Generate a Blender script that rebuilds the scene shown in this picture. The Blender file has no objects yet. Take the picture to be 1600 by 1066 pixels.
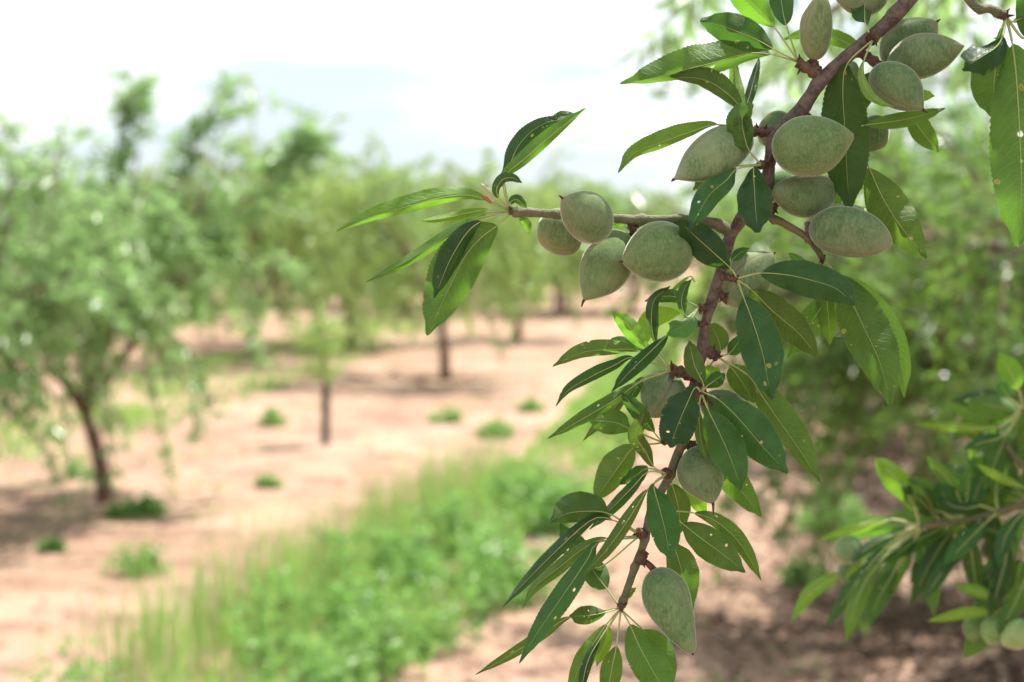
import bpy, bmesh, math, random
from mathutils import Vector, Matrix, noise
R = math.radians
random.seed(7)
scene = bpy.context.scene
COL = scene.collection

# ------------------------------------------------------------------ camera
W, H, F = 1600, 1066, 2600.0
CAM = Vector((0, 0, 1.6))
PITCH = math.atan((533 - 360) / F)
cam_d = bpy.data.cameras.new("camera")
cam_d.sensor_width = 36
cam_d.lens = 36 * F / W
cam_d.clip_start = 0.01
cam_d.clip_end = 5000
cam_d.dof.use_dof = True
FOCUS = 0.80
cam_d.dof.focus_distance = FOCUS
cam_d.dof.aperture_fstop = 8.8
cam = bpy.data.objects.new("camera", cam_d)
COL.objects.link(cam)
cam.location = CAM
cam.rotation_euler = (math.pi / 2 - PITCH, 0, 0)
scene.camera = cam
FWD = Vector((0, math.cos(PITCH), -math.sin(PITCH)))
UP = Vector((0, math.sin(PITCH), math.cos(PITCH)))
RT = Vector((1, 0, 0))

def at(x, y, d):
    return CAM + FWD * d + RT * ((x - 800) / F * d) + UP * ((533 - y) / F * d)

def ground(x, y):
    v = FWD + RT * ((x - 800) / F) + UP * ((533 - y) / F)
    t = -CAM.z / v.z
    return CAM + v * t

# ------------------------------------------------------------------ light
SUN_EL, SUN_AZ = R(63), math.atan2(0.62, 0.55)      # azimuth from +Y towards +X
w = bpy.data.worlds.new("World")
scene.world = w
w.use_nodes = True
nt = w.node_tree
N = nt.nodes
bg = N["Background"]
sky = N.new("ShaderNodeTexSky")
sky.sky_type = 'NISHITA'
sky.sun_disc = False
sky.sun_elevation = SUN_EL
sky.sun_rotation = SUN_AZ
sky.air_density = 1.0
sky.dust_density = 0.5
tc = N.new("ShaderNodeTexCoord")
mp = N.new("ShaderNodeMapping")
mp.inputs['Scale'].default_value = (1.0, 1.0, 6.5)
mp.inputs['Location'].default_value = (4.4, 4.9, 7.10)
nz = N.new("ShaderNodeTexNoise")
nz.inputs['Scale'].default_value = 3.2
nz.inputs['Detail'].default_value = 7
nz.inputs['Roughness'].default_value = 0.55
rmp = N.new("ShaderNodeValToRGB")
rmp.color_ramp.elements[0].position = 0.42
rmp.color_ramp.elements[0].color = (0.22, 0.22, 0.22, 1)
rmp.color_ramp.elements[1].position = 0.58
mx = N.new("ShaderNodeMix")
mx.data_type = 'RGBA'
mx.inputs['B'].default_value = (10.8, 11.0, 11.2, 1)
nt.links.new(tc.outputs['Generated'], mp.inputs[0])
nt.links.new(mp.outputs[0], nz.inputs['Vector'])
nt.links.new(nz.outputs['Fac'], rmp.inputs[0])
nt.links.new(rmp.outputs[0], mx.inputs['Factor'])
mx2 = N.new("ShaderNodeMix")           # thin bluish cloud veil in the gaps
mx2.data_type = 'RGBA'
mx2.inputs['Factor'].default_value = 0.72
mx2.inputs['B'].default_value = (6.3, 7.4, 8.5, 1)
nt.links.new(sky.outputs[0], mx2.inputs['A'])
nt.links.new(mx2.outputs['Result'], mx.inputs['A'])
nt.links.new(mx.outputs['Result'], bg.inputs['Color'])
bg.inputs['Strength'].default_value = 0.055
sun_d = bpy.data.lights.new("sun", 'SUN')
sun_d.energy = 5.0
sun_d.angle = R(0.5)
sun_d.color = (1, 0.955, 0.88)
sun = bpy.data.objects.new("sun", sun_d)
COL.objects.link(sun)
SDIR = Vector((math.sin(SUN_AZ) * math.cos(SUN_EL), math.cos(SUN_AZ) * math.cos(SUN_EL), math.sin(SUN_EL)))
sun.rotation_euler = SDIR.to_track_quat('Z', 'Y').to_euler()
scene.view_settings.view_transform = 'Standard'
scene.view_settings.look = 'None'
scene.view_settings.exposure = 1.18
scene.view_settings.gamma = 1
scene.cycles.max_bounces = 8
scene.cycles.transparent_max_bounces = 12
scene.cycles.use_denoising = True

# ------------------------------------------------------------------ node helpers
class NT:
    def __init__(s, name):
        s.m = bpy.data.materials.new(name)
        s.m.use_nodes = True
        s.t = s.m.node_tree
        s.b = s.t.nodes["Principled BSDF"]
        s.o = s.t.nodes["Material Output"]
    def n(s, typ, **k):
        nd = s.t.nodes.new("ShaderNode" + typ)
        for a, v in k.items():
            if a.startswith('i_'):
                nd.inputs[a[2:].replace('_', ' ')].default_value = v
            else:
                setattr(nd, a, v)
        return nd
    def l(s, a, b):
        s.t.links.new(a, b)
    def math(s, op, a, b=None, c=None, clamp=False):
        nd = s.t.nodes.new("ShaderNodeMath")
        nd.operation = op
        nd.use_clamp = clamp
        for i, v in enumerate((a, b, c)):
            if v is None: continue
            if isinstance(v, (int, float)): nd.inputs[i].default_value = v
            else: s.l(v, nd.inputs[i])
        return nd.outputs[0]
    def mix(s, f, a, b, blend='MIX'):
        nd = s.t.nodes.new("ShaderNodeMix")
        nd.data_type = 'RGBA'
        nd.blend_type = blend
        for k, v in (('Factor', f), ('A', a), ('B', b)):
            if isinstance(v, (int, float)): nd.inputs[k].default_value = v
            elif isinstance(v, tuple): nd.inputs[k].default_value = v + (1,)
            else: s.l(v, nd.inputs[k])
        return nd.outputs['Result']
    def ss(s, v, lo, hi):
        nd = s.t.nodes.new("ShaderNodeMapRange")
        nd.interpolation_type = 'SMOOTHSTEP'
        s.l(v, nd.inputs['Value'])
        nd.inputs['From Min'].default_value = lo
        nd.inputs['From Max'].default_value = hi
        return nd.outputs[0]
    def noise(s, vec, scale, detail=3, rough=0.5):
        nd = s.n('TexNoise')
        nd.inputs['Scale'].default_value = scale
        nd.inputs['Detail'].default_value = detail
        nd.inputs['Roughness'].default_value = rough
        if vec is not None: s.l(vec, nd.inputs['Vector'])
        return nd.outputs['Fac']
    def bump(s, h, strength, dist):
        nd = s.n('Bump')
        nd.inputs['Strength'].default_value = strength
        nd.inputs['Distance'].default_value = dist
        s.l(h, nd.inputs['Height'])
        return nd.outputs[0]

# foreground leaf: UV u across (0..1, 0.5 = midrib), v along
def leaf_material():
    a = NT("leaf_surface")
    uv = a.n('TexCoord').outputs['UV']
    sep = a.n('SeparateXYZ'); a.l(uv, sep.inputs[0])
    oi = a.n('ObjectInfo')
    geo = a.n('NewGeometry')
    u = a.math('ABSOLUTE', a.math('MULTIPLY_ADD', sep.outputs[0], 2.0, -1.0))
    v = sep.outputs[1]
    cmb = a.n('CombineXYZ')
    a.l(a.math('MULTIPLY', sep.outputs[0], 0.30), cmb.inputs[0])
    a.l(v, cmb.inputs[1]); a.l(a.math('MULTIPLY', oi.outputs['Random'], 37.0), cmb.inputs[2])
    uvr = cmb.outputs[0]
    wob = a.noise(uvr, 6, 2)
    # side veins
    side = a.math('GREATER_THAN', sep.outputs[0], 0.5)
    ph = a.math('SUBTRACT', a.math('MULTIPLY', v, 17.0), a.math('MULTIPLY', a.math('POWER', u, 1.35), 2.3))
    ph = a.math('ADD', ph, a.math('MULTIPLY', wob, 1.6))
    ph = a.math('ADD', ph, a.math('MULTIPLY', side, 0.45))
    fr = a.math('ABSOLUTE', a.math('SUBTRACT', a.math('FRACT', ph), 0.5))
    vein = a.math('SUBTRACT', 1.0, a.ss(fr, 0.015, 0.075))
    vein = a.math('MULTIPLY', vein, a.math('SUBTRACT', 1.0, a.ss(u, 0.72, 0.95)))
    mid = a.math('SUBTRACT', 1.0, a.ss(u, 0.03, 0.07))
    # fine network
    vo = a.n('TexVoronoi', feature='DISTANCE_TO_EDGE'); a.l(uvr, vo.inputs['Vector']); vo.inputs['Scale'].default_value = 55
    net = a.math('SUBTRACT', 1.0, a.ss(vo.outputs['Distance'], 0.0, 0.12))
    big = a.noise(uvr, 9, 4, 0.6)
    fine = a.noise(uvr, 60, 3, 0.6)
    # colours of the two faces of the leaf
    top = a.mix(a.ss(big, .3, .7), (0.010, 0.062, 0.022), (0.026, 0.108, 0.026))
    top = a.mix(a.math('MULTIPLY', vein, 0.34), top, (0.075, 0.16, 0.070))
    top = a.mix(a.math('MULTIPLY', net, 0.10), top, (0.10, 0.20, 0.08))
    und = a.mix(a.ss(big, .3, .7), (0.040, 0.100, 0.018), (0.068, 0.150, 0.028))
    und = a.mix(a.math('MULTIPLY', vein, 0.40), und, (0.16, 0.24, 0.095))
    und = a.mix(a.math('MULTIPLY', net, 0.20), und, (0.16, 0.24, 0.10))
    col = a.mix(geo.outputs['Backfacing'], top, und)
    col = a.mix(1.0, col, oi.outputs['Color'], 'MULTIPLY')
    # thin paler margin
    edge = a.ss(u, 0.95, 1.0)
    col = a.mix(a.math('MULTIPLY', edge, 0.45), col, (0.20, 0.26, 0.10))
    # yellow spots and shot holes
    vs = a.n('TexVoronoi'); a.l(uvr, vs.inputs['Vector']); vs.inputs['Scale'].default_value = 13
    sc = a.n('SeparateColor'); a.l(vs.outputs['Color'], sc.inputs[0])
    patch = a.ss(a.noise(uvr, 1.7, 1), 0.47, 0.52)
    pick = a.math('MULTIPLY', a.math('GREATER_THAN', sc.outputs[0], 0.52), patch)
    rad = a.math('MULTIPLY_ADD', a.math('POWER', sc.outputs[1], 2.2), 0.26, 0.05)
    dd = a.math('ADD', vs.outputs['Distance'], a.math('MULTIPLY', a.math('SUBTRACT', fine, 0.5), 0.22))
    spot = a.math('MULTIPLY', a.math('LESS_THAN', dd, rad), pick)
    ctr = a.math('MULTIPLY', a.math('LESS_THAN', dd, a.math('MULTIPLY', rad, 0.5)), pick)
    brown = a.math('MULTIPLY', ctr, a.math('GREATER_THAN', sc.outputs[2], 0.55))
    col = a.mix(a.math('MULTIPLY', spot, 0.5), col, (0.36, 0.40, 0.10))
    col = a.mix(a.math('MULTIPLY', brown, 0.8), col, (0.20, 0.10, 0.035))
    hole = a.math('MULTIPLY', a.math('LESS_THAN', dd, a.math('MULTIPLY', rad, 0.8)),
                  a.math('MULTIPLY', a.math('GREATER_THAN', sc.outputs[0], 0.72), patch))
    a.l(col, a.b.inputs['Base Color'])
    rough = a.mix(geo.outputs['Backfacing'], (0.33, 0.33, 0.33), (0.55, 0.55, 0.55))
    a.l(rough, a.b.inputs['Roughness'])
    a.b.inputs['Specular IOR Level'].default_value = 0.42
    ht = a.math('ADD', a.math('MULTIPLY', vein, -0.8), a.math('MULTIPLY', net, -0.25))
    ht = a.math('ADD', ht, a.math('MULTIPLY', big, 2.2))
    ht = a.math('ADD', ht, a.math('MULTIPLY', mid, -1.0))
    bmp = a.bump(ht, 0.55, 0.0006)
    a.l(bmp, a.b.inputs['Normal'])
    tr = a.n('BsdfTranslucent')
    tcol = a.mix(a.math('MULTIPLY', vein, 0.35), (0.14, 0.34, 0.028), (0.26, 0.46, 0.08))
    tcol = a.mix(1.0, tcol, oi.outputs['Color'], 'MULTIPLY')
    tcol = a.mix(spot, tcol, (0.6, 0.55, 0.12))
    a.l(tcol, tr.inputs[0])
    ms = a.n('MixShader'); ms.inputs[0].default_value = 0.36
    a.l(a.b.outputs[0], ms.inputs[1]); a.l(tr.outputs[0], ms.inputs[2])
    tp = a.n('BsdfTransparent')
    mh = a.n('MixShader'); a.l(hole, mh.inputs[0])
    a.l(ms.outputs[0], mh.inputs[1]); a.l(tp.outputs[0], mh.inputs[2])
    a.l(mh.outputs[0], a.o.inputs[0])
    return a.m

def far_leaf_material(name, c1, c2, tcol, scale=6.0, rough=0.38, trans=0.35):
    a = NT(name)
    pos = a.n('NewGeometry')
    rnd = pos.outputs['Random Per Island']
    p = a.n('TexCoord').outputs['Object']
    nn = a.noise(p, scale, 2)
    f = a.math('ADD', a.math('MULTIPLY', rnd, 0.7), a.math('MULTIPLY', nn, 0.5), None, True)
    col = a.mix(f, c1, c2)
    a.l(col, a.b.inputs['Base Color'])
    a.b.inputs['Roughness'].default_value = rough
    tr = a.n('BsdfTranslucent')
    tr.inputs[0].default_value = tcol + (1,)
    ms = a.n('MixShader'); ms.inputs[0].default_value = trans
    a.l(a.b.outputs[0], ms.inputs[1]); a.l(tr.outputs[0], ms.inputs[2])
    a.l(ms.outputs[0], a.o.inputs[0])
    return a.m

def petiole_material():
    a = NT("petiole_green")
    oi = a.n('ObjectInfo')
    c = a.mix(oi.outputs['Random'], (0.27, 0.36, 0.12), (0.38, 0.42, 0.17))
    a.l(c, a.b.inputs['Base Color'])
    a.b.inputs['Roughness'].default_value = 0.45
    a.b.inputs['Subsurface Weight'].default_value = 0.15
    a.b.inputs['Subsurface Radius'].default_value = (0.002, 0.003, 0.001)
    return a.m

def almond_material():
    a = NT("almond_hull_felt")
    tcn = a.n('TexCoord')
    oi = a.n('ObjectInfo')
    ob = tcn.outputs['Object']
    va = a.n('VectorMath', operation='ADD')
    cb = a.n('CombineXYZ'); a.l(a.math('MULTIPLY', oi.outputs['Random'], 9.0), cb.inputs[0])
    a.l(ob, va.inputs[0]); a.l(cb.outputs[0], va.inputs[1])
    p = va.outputs[0]
    n1 = a.noise(p, 130, 5, 0.65)
    st = a.n('Mapping'); st.inputs['Scale'].default_value = (1, 1, 0.35); a.l(p, st.inputs[0])
    n2 = a.noise(st.outputs[0], 900, 3, 0.7)
    n3 = a.noise(p, 2600, 2, 0.6)
    col = a.mix(a.ss(n1, 0.35, 0.66), (0.072, 0.142, 0.045), (0.125, 0.195, 0.078))
    col = a.mix(a.math('MULTIPLY', a.ss(n2, 0.42, 0.68), 0.30), col, (0.30, 0.36, 0.23))
    col = a.mix(a.math('MULTIPLY', a.ss(n3, 0.45, 0.7), 0.25), col, (0.36, 0.40, 0.30))
    uv = a.n('SeparateXYZ'); a.l(tcn.outputs['UV'], uv.inputs[0])
    # pale brownish felt towards stalk, tip and along the seam
    vv = uv.outputs[1]
    ends = a.math('ADD', a.ss(vv, 0.80, 1.0), a.math('SUBTRACT', 1.0, a.ss(vv, 0.0, 0.12)), None, True)
    seam = a.math('SUBTRACT', 1.0, a.ss(a.math('ABSOLUTE', a.math('SUBTRACT', uv.outputs[0], 0.5)), 0.0, 0.09))
    col = a.mix(a.math('MULTIPLY', ends, 0.55), col, (0.26, 0.26, 0.155))
    col = a.mix(a.math('MULTIPLY', a.ss(a.noise(p, 45, 3, 0.6), 0.48, 0.68), 0.55), col, (0.185, 0.235, 0.125))
    col = a.mix(a.math('MULTIPLY', seam, 0.45), col, (0.26, 0.27, 0.165))
    line = a.math('SUBTRACT', 1.0, a.ss(a.math('ABSOLUTE', a.math('SUBTRACT', uv.outputs[0], 0.5)), 0.0, 0.010))
    col = a.mix(a.math('MULTIPLY', line, 0.5), col, (0.10, 0.08, 0.04))
    col = a.mix(1.0, col, oi.outputs['Color'], 'MULTIPLY')
    a.l(col, a.b.inputs['Base Color'])
    a.b.inputs['Roughness'].default_value = 0.9
    a.b.inputs['Specular IOR Level'].default_value = 0.2
    a.b.inputs['Sheen Weight'].default_value = 1.0
    a.b.inputs['Sheen Roughness'].default_value = 0.27
    a.b.inputs['Sheen Tint'].default_value = (0.95, 0.97, 0.88, 1)
    h = a.math('ADD', n2, a.math('MULTIPLY', n3, 0.6))
    a.l(a.bump(h, 0.5, 0.0004), a.b.inputs['Normal'])
    return a.m

def bark_material(name, c1, c2, scale, vert=1.0):
    a = NT(name)
    p = a.n('TexCoord').outputs['Object']
    n1 = a.noise(p, scale, 5, 0.65)
    n2 = a.noise(p, scale * 7, 3, 0.6)
    col = a.mix(a.ss(n1, 0.35, 0.65), c1, c2)
    col = a.mix(a.math('MULTIPLY', a.ss(n2, 0.62, 0.72), 0.5), col, (0.30, 0.25, 0.20))
    a.l(col, a.b.inputs['Base Color'])
    a.b.inputs['Roughness'].default_value = 0.72
    h = a.math('ADD', n1, a.math('MULTIPLY', n2, 0.5))
    a.l(a.bump(h, 1.0, 0.2 / scale), a.b.inputs['Normal'])
    return a.m

def plain(name, c, rough=0.6, var=0.3, scale=40):
    a = NT(name)
    p = a.n('TexCoord').outputs['Object']
    n1 = a.noise(p, scale, 4, 0.6)
    c2 = tuple(x * (1 - var) for x in c)
    a.l(a.mix(a.ss(n1, 0.3, 0.7), c2, c), a.b.inputs['Base Color'])
    a.b.inputs['Roughness'].default_value = rough
    return a.m

def soil_material():
    a = NT("sandy_red_soil")
    p = a.n('TexCoord').outputs['Object']
    n1 = a.noise(p, 0.55, 5, 0.6)
    n2 = a.noise(p, 2.6, 7, 0.7)
    n3 = a.noise(p, 34, 5, 0.7)
    col = a.mix(a.ss(n1, 0.35, 0.65), (0.310, 0.196, 0.138), (0.425, 0.290, 0.212))
    col = a.mix(a.math('MULTIPLY', a.ss(n2, 0.47, 0.62), 0.75), col, (0.190, 0.112, 0.080))
    col = a.mix(a.math('MULTIPLY', a.ss(n3, 0.56, 0.68), 0.6), col, (0.56, 0.45, 0.36))
    col = a.mix(a.math('MULTIPLY', a.ss(n3, 0.44, 0.34), 0.5), col, (0.24, 0.15, 0.11))
    a.l(col, a.b.inputs['Base Color'])
    a.b.inputs['Roughness'].default_value = 0.95
    a.b.inputs['Specular IOR Level'].default_value = 0.15
    h = a.math('ADD', a.math('MULTIPLY', n2, 1.0), a.math('MULTIPLY', n3, 0.35))
    a.l(a.bump(h, 0.8, 0.06), a.b.inputs['Normal'])
    return a.m

M_LEAF = leaf_material()
M_PET = petiole_material()
M_ALM = almond_material()
M_STEM = bark_material("branch_bark", (0.060, 0.038, 0.032), (0.155, 0.108, 0.092), 170)
M_TWIG = bark_material("green_twig_bark", (0.085, 0.105, 0.040), (0.165, 0.135, 0.075), 150)
M_SPUR = bark_material("spur_bark", (0.045, 0.020, 0.015), (0.14, 0.075, 0.048), 320)
M_TIP = plain("dry_style_brown", (0.09, 0.045, 0.025), 0.8, 0.5, 600)
M_TRUNK = bark_material("trunk_bark", (0.105, 0.050, 0.036), (0.19, 0.105, 0.075), 18)
M_FAR = far_leaf_material("almond_foliage", (0.065, 0.145, 0.055), (0.290, 0.410, 0.190), (0.42, 0.70, 0.24), 3.0, 0.36, 0.38)
M_FAR2 = far_leaf_material("pale_almond_foliage", (0.100, 0.200, 0.050), (0.310, 0.450, 0.140), (0.50, 0.70, 0.18), 3.0, 0.38, 0.30)
M_FAR3 = far_leaf_material('dark_almond_foliage', (0.040, 0.100, 0.024), (0.150, 0.240, 0.066), (0.34, 0.60, 0.09), 3.0, 0.32, 0.28)  # darker leaf greens for the dense right-hand tree
M_GRASS = far_leaf_material("grass_blades", (0.090, 0.210, 0.045), (0.270, 0.390, 0.115), (0.36, 0.60, 0.13), 1.2, 0.45, 0.45)
M_WEED = far_leaf_material("weed_leaves", (0.065, 0.165, 0.042), (0.210, 0.350, 0.095), (0.32, 0.60, 0.14), 3, 0.45, 0.4)
M_DRY = far_leaf_material("dry_grass_blades", (0.26, 0.25, 0.11), (0.42, 0.38, 0.20), (0.42, 0.40, 0.18), 1.2, 0.6, 0.3)
M_SOIL = soil_material()
M_CLOD = plain("clod_earth", (0.40, 0.25, 0.18), 0.95, 0.5, 12)
M_TUBE = plain("black_tube_plastic", (0.008, 0.010, 0.018), 0.7, 0.3, 10)
M_YOUNG = plain("young_leaf_cream", (0.52, 0.52, 0.26), 0.5, 0.25, 200)
M_BUD = plain("red_bud_scale", (0.42, 0.09, 0.08), 0.5, 0.3, 300)

# ------------------------------------------------------------------ object helpers
def mesh_obj(name, verts, faces, mat, parent=None, smooth=True, uvs=None, mats=None, midx=None):
    me = bpy.data.meshes.new(name)
    me.from_pydata([tuple(v) for v in verts], [], faces)
    if mats:
        for m in mats: me.materials.append(m)
        me.polygons.foreach_set('material_index', midx)
    else:
        me.materials.append(mat)
    if smooth:
        me.polygons.foreach_set('use_smooth', [True] * len(faces))
    if uvs:
        ul = me.uv_layers.new(name='UVMap')
        for lp in me.loops:
            ul.data[lp.index].uv = uvs[lp.vertex_index]
    me.update()
    o = bpy.data.objects.new(name, me)
    COL.objects.link(o)
    if parent: o.parent = parent
    return o

def root(name, loc, label, cat, group=None):
    o = bpy.data.objects.new(name, None)
    o.empty_display_size = 0.05
    COL.objects.link(o)
    o.location = loc
    o['label'] = label; o['category'] = cat
    if group: o['group'] = group
    return o

def rebase(o, r):
    """o's mesh is in world coordinates; hang it under root r (unrotated)"""
    o.parent = r
    off = -Vector(r.location)
    o.data.transform(Matrix.Translation(off))
    return o

def spline(pts, n):
    """Catmull-Rom through Vectors -> n+1 samples, equal parameter per chord length"""
    P = [pts[0] * 2 - pts[1]] + list(pts) + [pts[-1] * 2 - pts[-2]]
    L = [0.0]
    for i in range(1, len(pts)):
        L.append(L[-1] + (pts[i] - pts[i - 1]).length)
    out = []
    for k in range(n + 1):
        s = L[-1] * k / n
        i = 0
        while i < len(L) - 2 and s > L[i + 1]: i += 1
        t = (s - L[i]) / max(1e-9, L[i + 1] - L[i])
        p0, p1, p2, p3 = P[i], P[i + 1], P[i + 2], P[i + 3]
        out.append(0.5 * ((2 * p1) + (p2 - p0) * t + (2 * p0 - 5 * p1 + 4 * p2 - p3) * t * t + (3 * p1 - p0 - 3 * p2 + p3) * t ** 3))
    return out

def tube(pts, rad, sides=8, V=None, Fc=None, cap=True):
    V = [] if V is None else V
    Fc = [] if Fc is None else Fc
    n = len(pts)
    ref = None
    b0 = len(V)
    for i, p in enumerate(pts):
        t = (pts[min(i + 1, n - 1)] - pts[max(i - 1, 0)]).normalized()
        if ref is None:
            ref = t.orthogonal().normalized()
        else:
            ref = (ref - t * ref.dot(t))
            ref = ref.normalized() if ref.length > 1e-6 else t.orthogonal().normalized()
        bn = t.cross(ref)
        r = rad(i / (n - 1)) if callable(rad) else rad
        for k in range(sides):
            a = 2 * math.pi * k / sides
            V.append(p + (ref * math.cos(a) + bn * math.sin(a)) * r)
    for i in range(n - 1):
        for k in range(sides):
            a0 = b0 + i * sides + k; a1 = b0 + i * sides + (k + 1) % sides
            Fc.append((a0, a1, a1 + sides, a0 + sides))
    if cap:
        Fc.append(tuple(b0 + k for k in range(sides))[::-1])
        Fc.append(tuple(b0 + (n - 1) * sides + k for k in range(sides)))
    return V, Fc

PXM = 1 / F     # metres per pixel per metre of distance

def width_profile(t, style):
    if style == 'narrow':
        w_ = math.sin(math.pi * min(1, t) ** 0.85) ** 0.9
    elif style == 'broad':
        w_ = math.sin(math.pi * t ** 0.95) ** 0.62
    else:
        w_ = math.sin(math.pi * t ** 0.86) ** 0.76
    # drawn-out tip
    if t > 0.86:
        w_ *= 1 - 0.25 * math.sin((t - 0.86) / 0.14 * math.pi)
    return max(w_, 0.0)

def make_leaf(parent, px, l, r, kind='u', d=0.80, zt=0.0, z0=0.0, sgn=1, style='mid', color=(1, 1, 1), pet=1.7, mat=None,
              seed=0, simple=False, name='leaf', wtrue=None):
    """px: node, blade start, ..., tip in photo pixels; l/r apparent half widths left/right of travel; z in cm (+ = farther)"""
    rnd = random.Random(seed * 131 + 5)
    k = d * PXM
    # one Vector per control point with depth easing from node to tip
    n = len(px)
    acc = [0.0]
    for i in range(1, n):
        acc.append(acc[-1] + math.hypot(px[i][0] - px[i - 1][0], px[i][1] - px[i - 1][1]))
    P = []
    for i, (x, y) in enumerate(px):
        t = acc[i] / acc[-1]
        z = z0 + (zt - z0) * (t ** 0.8)
        P.append(at(x, y, d + z / 100.0))
    # petiole portion (node -> blade start) and blade portion
    full = spline(P, 60)
    # find split at blade start
    split = min(range(len(full)), key=lambda i: (full[i] - P[1]).length)
    split = max(2, split)
    blade_c = full[split:]
    nb = 16 if simple else 64
    blade = spline(blade_c, nb)
    wt = (wtrue or max(abs(l), abs(r)) * 1.06) * k
    hl, hr = l * k, r * k
    al = math.acos(max(-1, min(1, hl / wt))) * sgn
    ar = math.acos(max(-1, min(1, hr / wt))) * sgn
    V, UV = [], []
    M = 2 if simple else 4
    ph1, ph2 = rnd.uniform(0, 6.28), rnd.uniform(0, 6.28)
    nw = rnd.uniform(1.6, 3.0)
    tw = rnd.uniform(-0.55, 0.55)
    for i, p in enumerate(blade):
        t = i / nb
        T = (blade[min(i + 1, nb)] - blade[max(i - 1, 0)]).normalized()
        Nv = (CAM - p).normalized()
        S = T.cross(Nv)            # travelling right, towards camera: screen... see below
        if S.length < 0.25: S = T.cross(UP)
        S.normalize()
        Nn = S.cross(T).normalized()
        # screen left of travel = Nv x T = -S
        Lf = -S
        wv = wt * width_profile(t, style)
        for s_, ang, sd in ((Lf, al, 1), (S, ar, -1)):
            cs = []
            for j in range(M, 0, -1) if sd == 1 else range(1, M + 1):
                q = j / M
                ww = wv * q
                if j == M and not simple:
                    ww *= 1 + 0.024 * (1 if i % 2 else -1) + 0.05 * noise.noise(Vector((t * 9, seed, sd)))
                a_ = ang * (1 - 0.25 * q) + tw * (t - 0.5) * sd
                wav = 0.20 * wt * math.sin(nw * 6.28 * t + (ph1 if sd == 1 else ph2)) * q * q
                curl = 0.16 * wv * q * q
                cs.append(p + s_ * (ww * math.cos(a_)) + Nn * (-ww * math.sin(a_) + wav - curl))
            if sd == 1:
                V += cs
                V.append(p.copy())
                UV += [(0.5 - 0.5 * j / M, t) for j in range(M, 0, -1)] + [(0.5, t)]
            else:
                V += cs
                UV += [(0.5 + 0.5 * j / M, t) for j in range(1, M + 1)]
    C = 2 * M + 1
    Fs = []
    for i in range(nb):
        for j in range(C - 1):
            a0 = i * C + j
            f = (a0, a0 + 1, a0 + C + 1, a0 + C)
            Fs.append(f)
    # orientation: want front face = upper leaf side.  test one face
    v0, v1, v2 = V[Fs[len(Fs) // 2][0]], V[Fs[len(Fs) // 2][1]], V[Fs[len(Fs) // 2][2]]
    nrm = (v1 - v0).cross(v2 - v0)
    toward = nrm.dot(CAM - v0) > 0
    if (kind == 't') != toward:
        Fs = [f[::-1] for f in Fs]
    o = mesh_obj(name, V, Fs, mat or M_LEAF, None, True, UV)
    rebase(o, parent)
    jit = rnd.uniform(0.76, 1.18) * (0.76 if kind == 't' else 1.0)
    jr = rnd.uniform(0.93, 1.08)
    o.color = (color[0] * jit * jr, color[1] * jit, color[2] * jit / jr, 1)
    if not simple or pet > 0:
        # petiole running on as the raised midrib
        pts = full[:split] + [blade[i] for i in range(0, int(nb * 0.93), 4)]
        ns = split
        tot = len(pts)
        def rr(t):
            i = t * (tot - 1)
            if i < ns: return pet * k * (1.15 - 0.3 * i / ns)
            return pet * k * (1 - 0.82 * ((i - ns) / max(1, tot - ns)) ** 0.7) * 0.62
        v_, f_ = tube(pts, rr, 6)
        po = mesh_obj('petiole', v_, f_, M_PET)
        po.data.transform(Matrix.Translation(-Vector(parent.location)))
        po.parent = o
    return o

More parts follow.
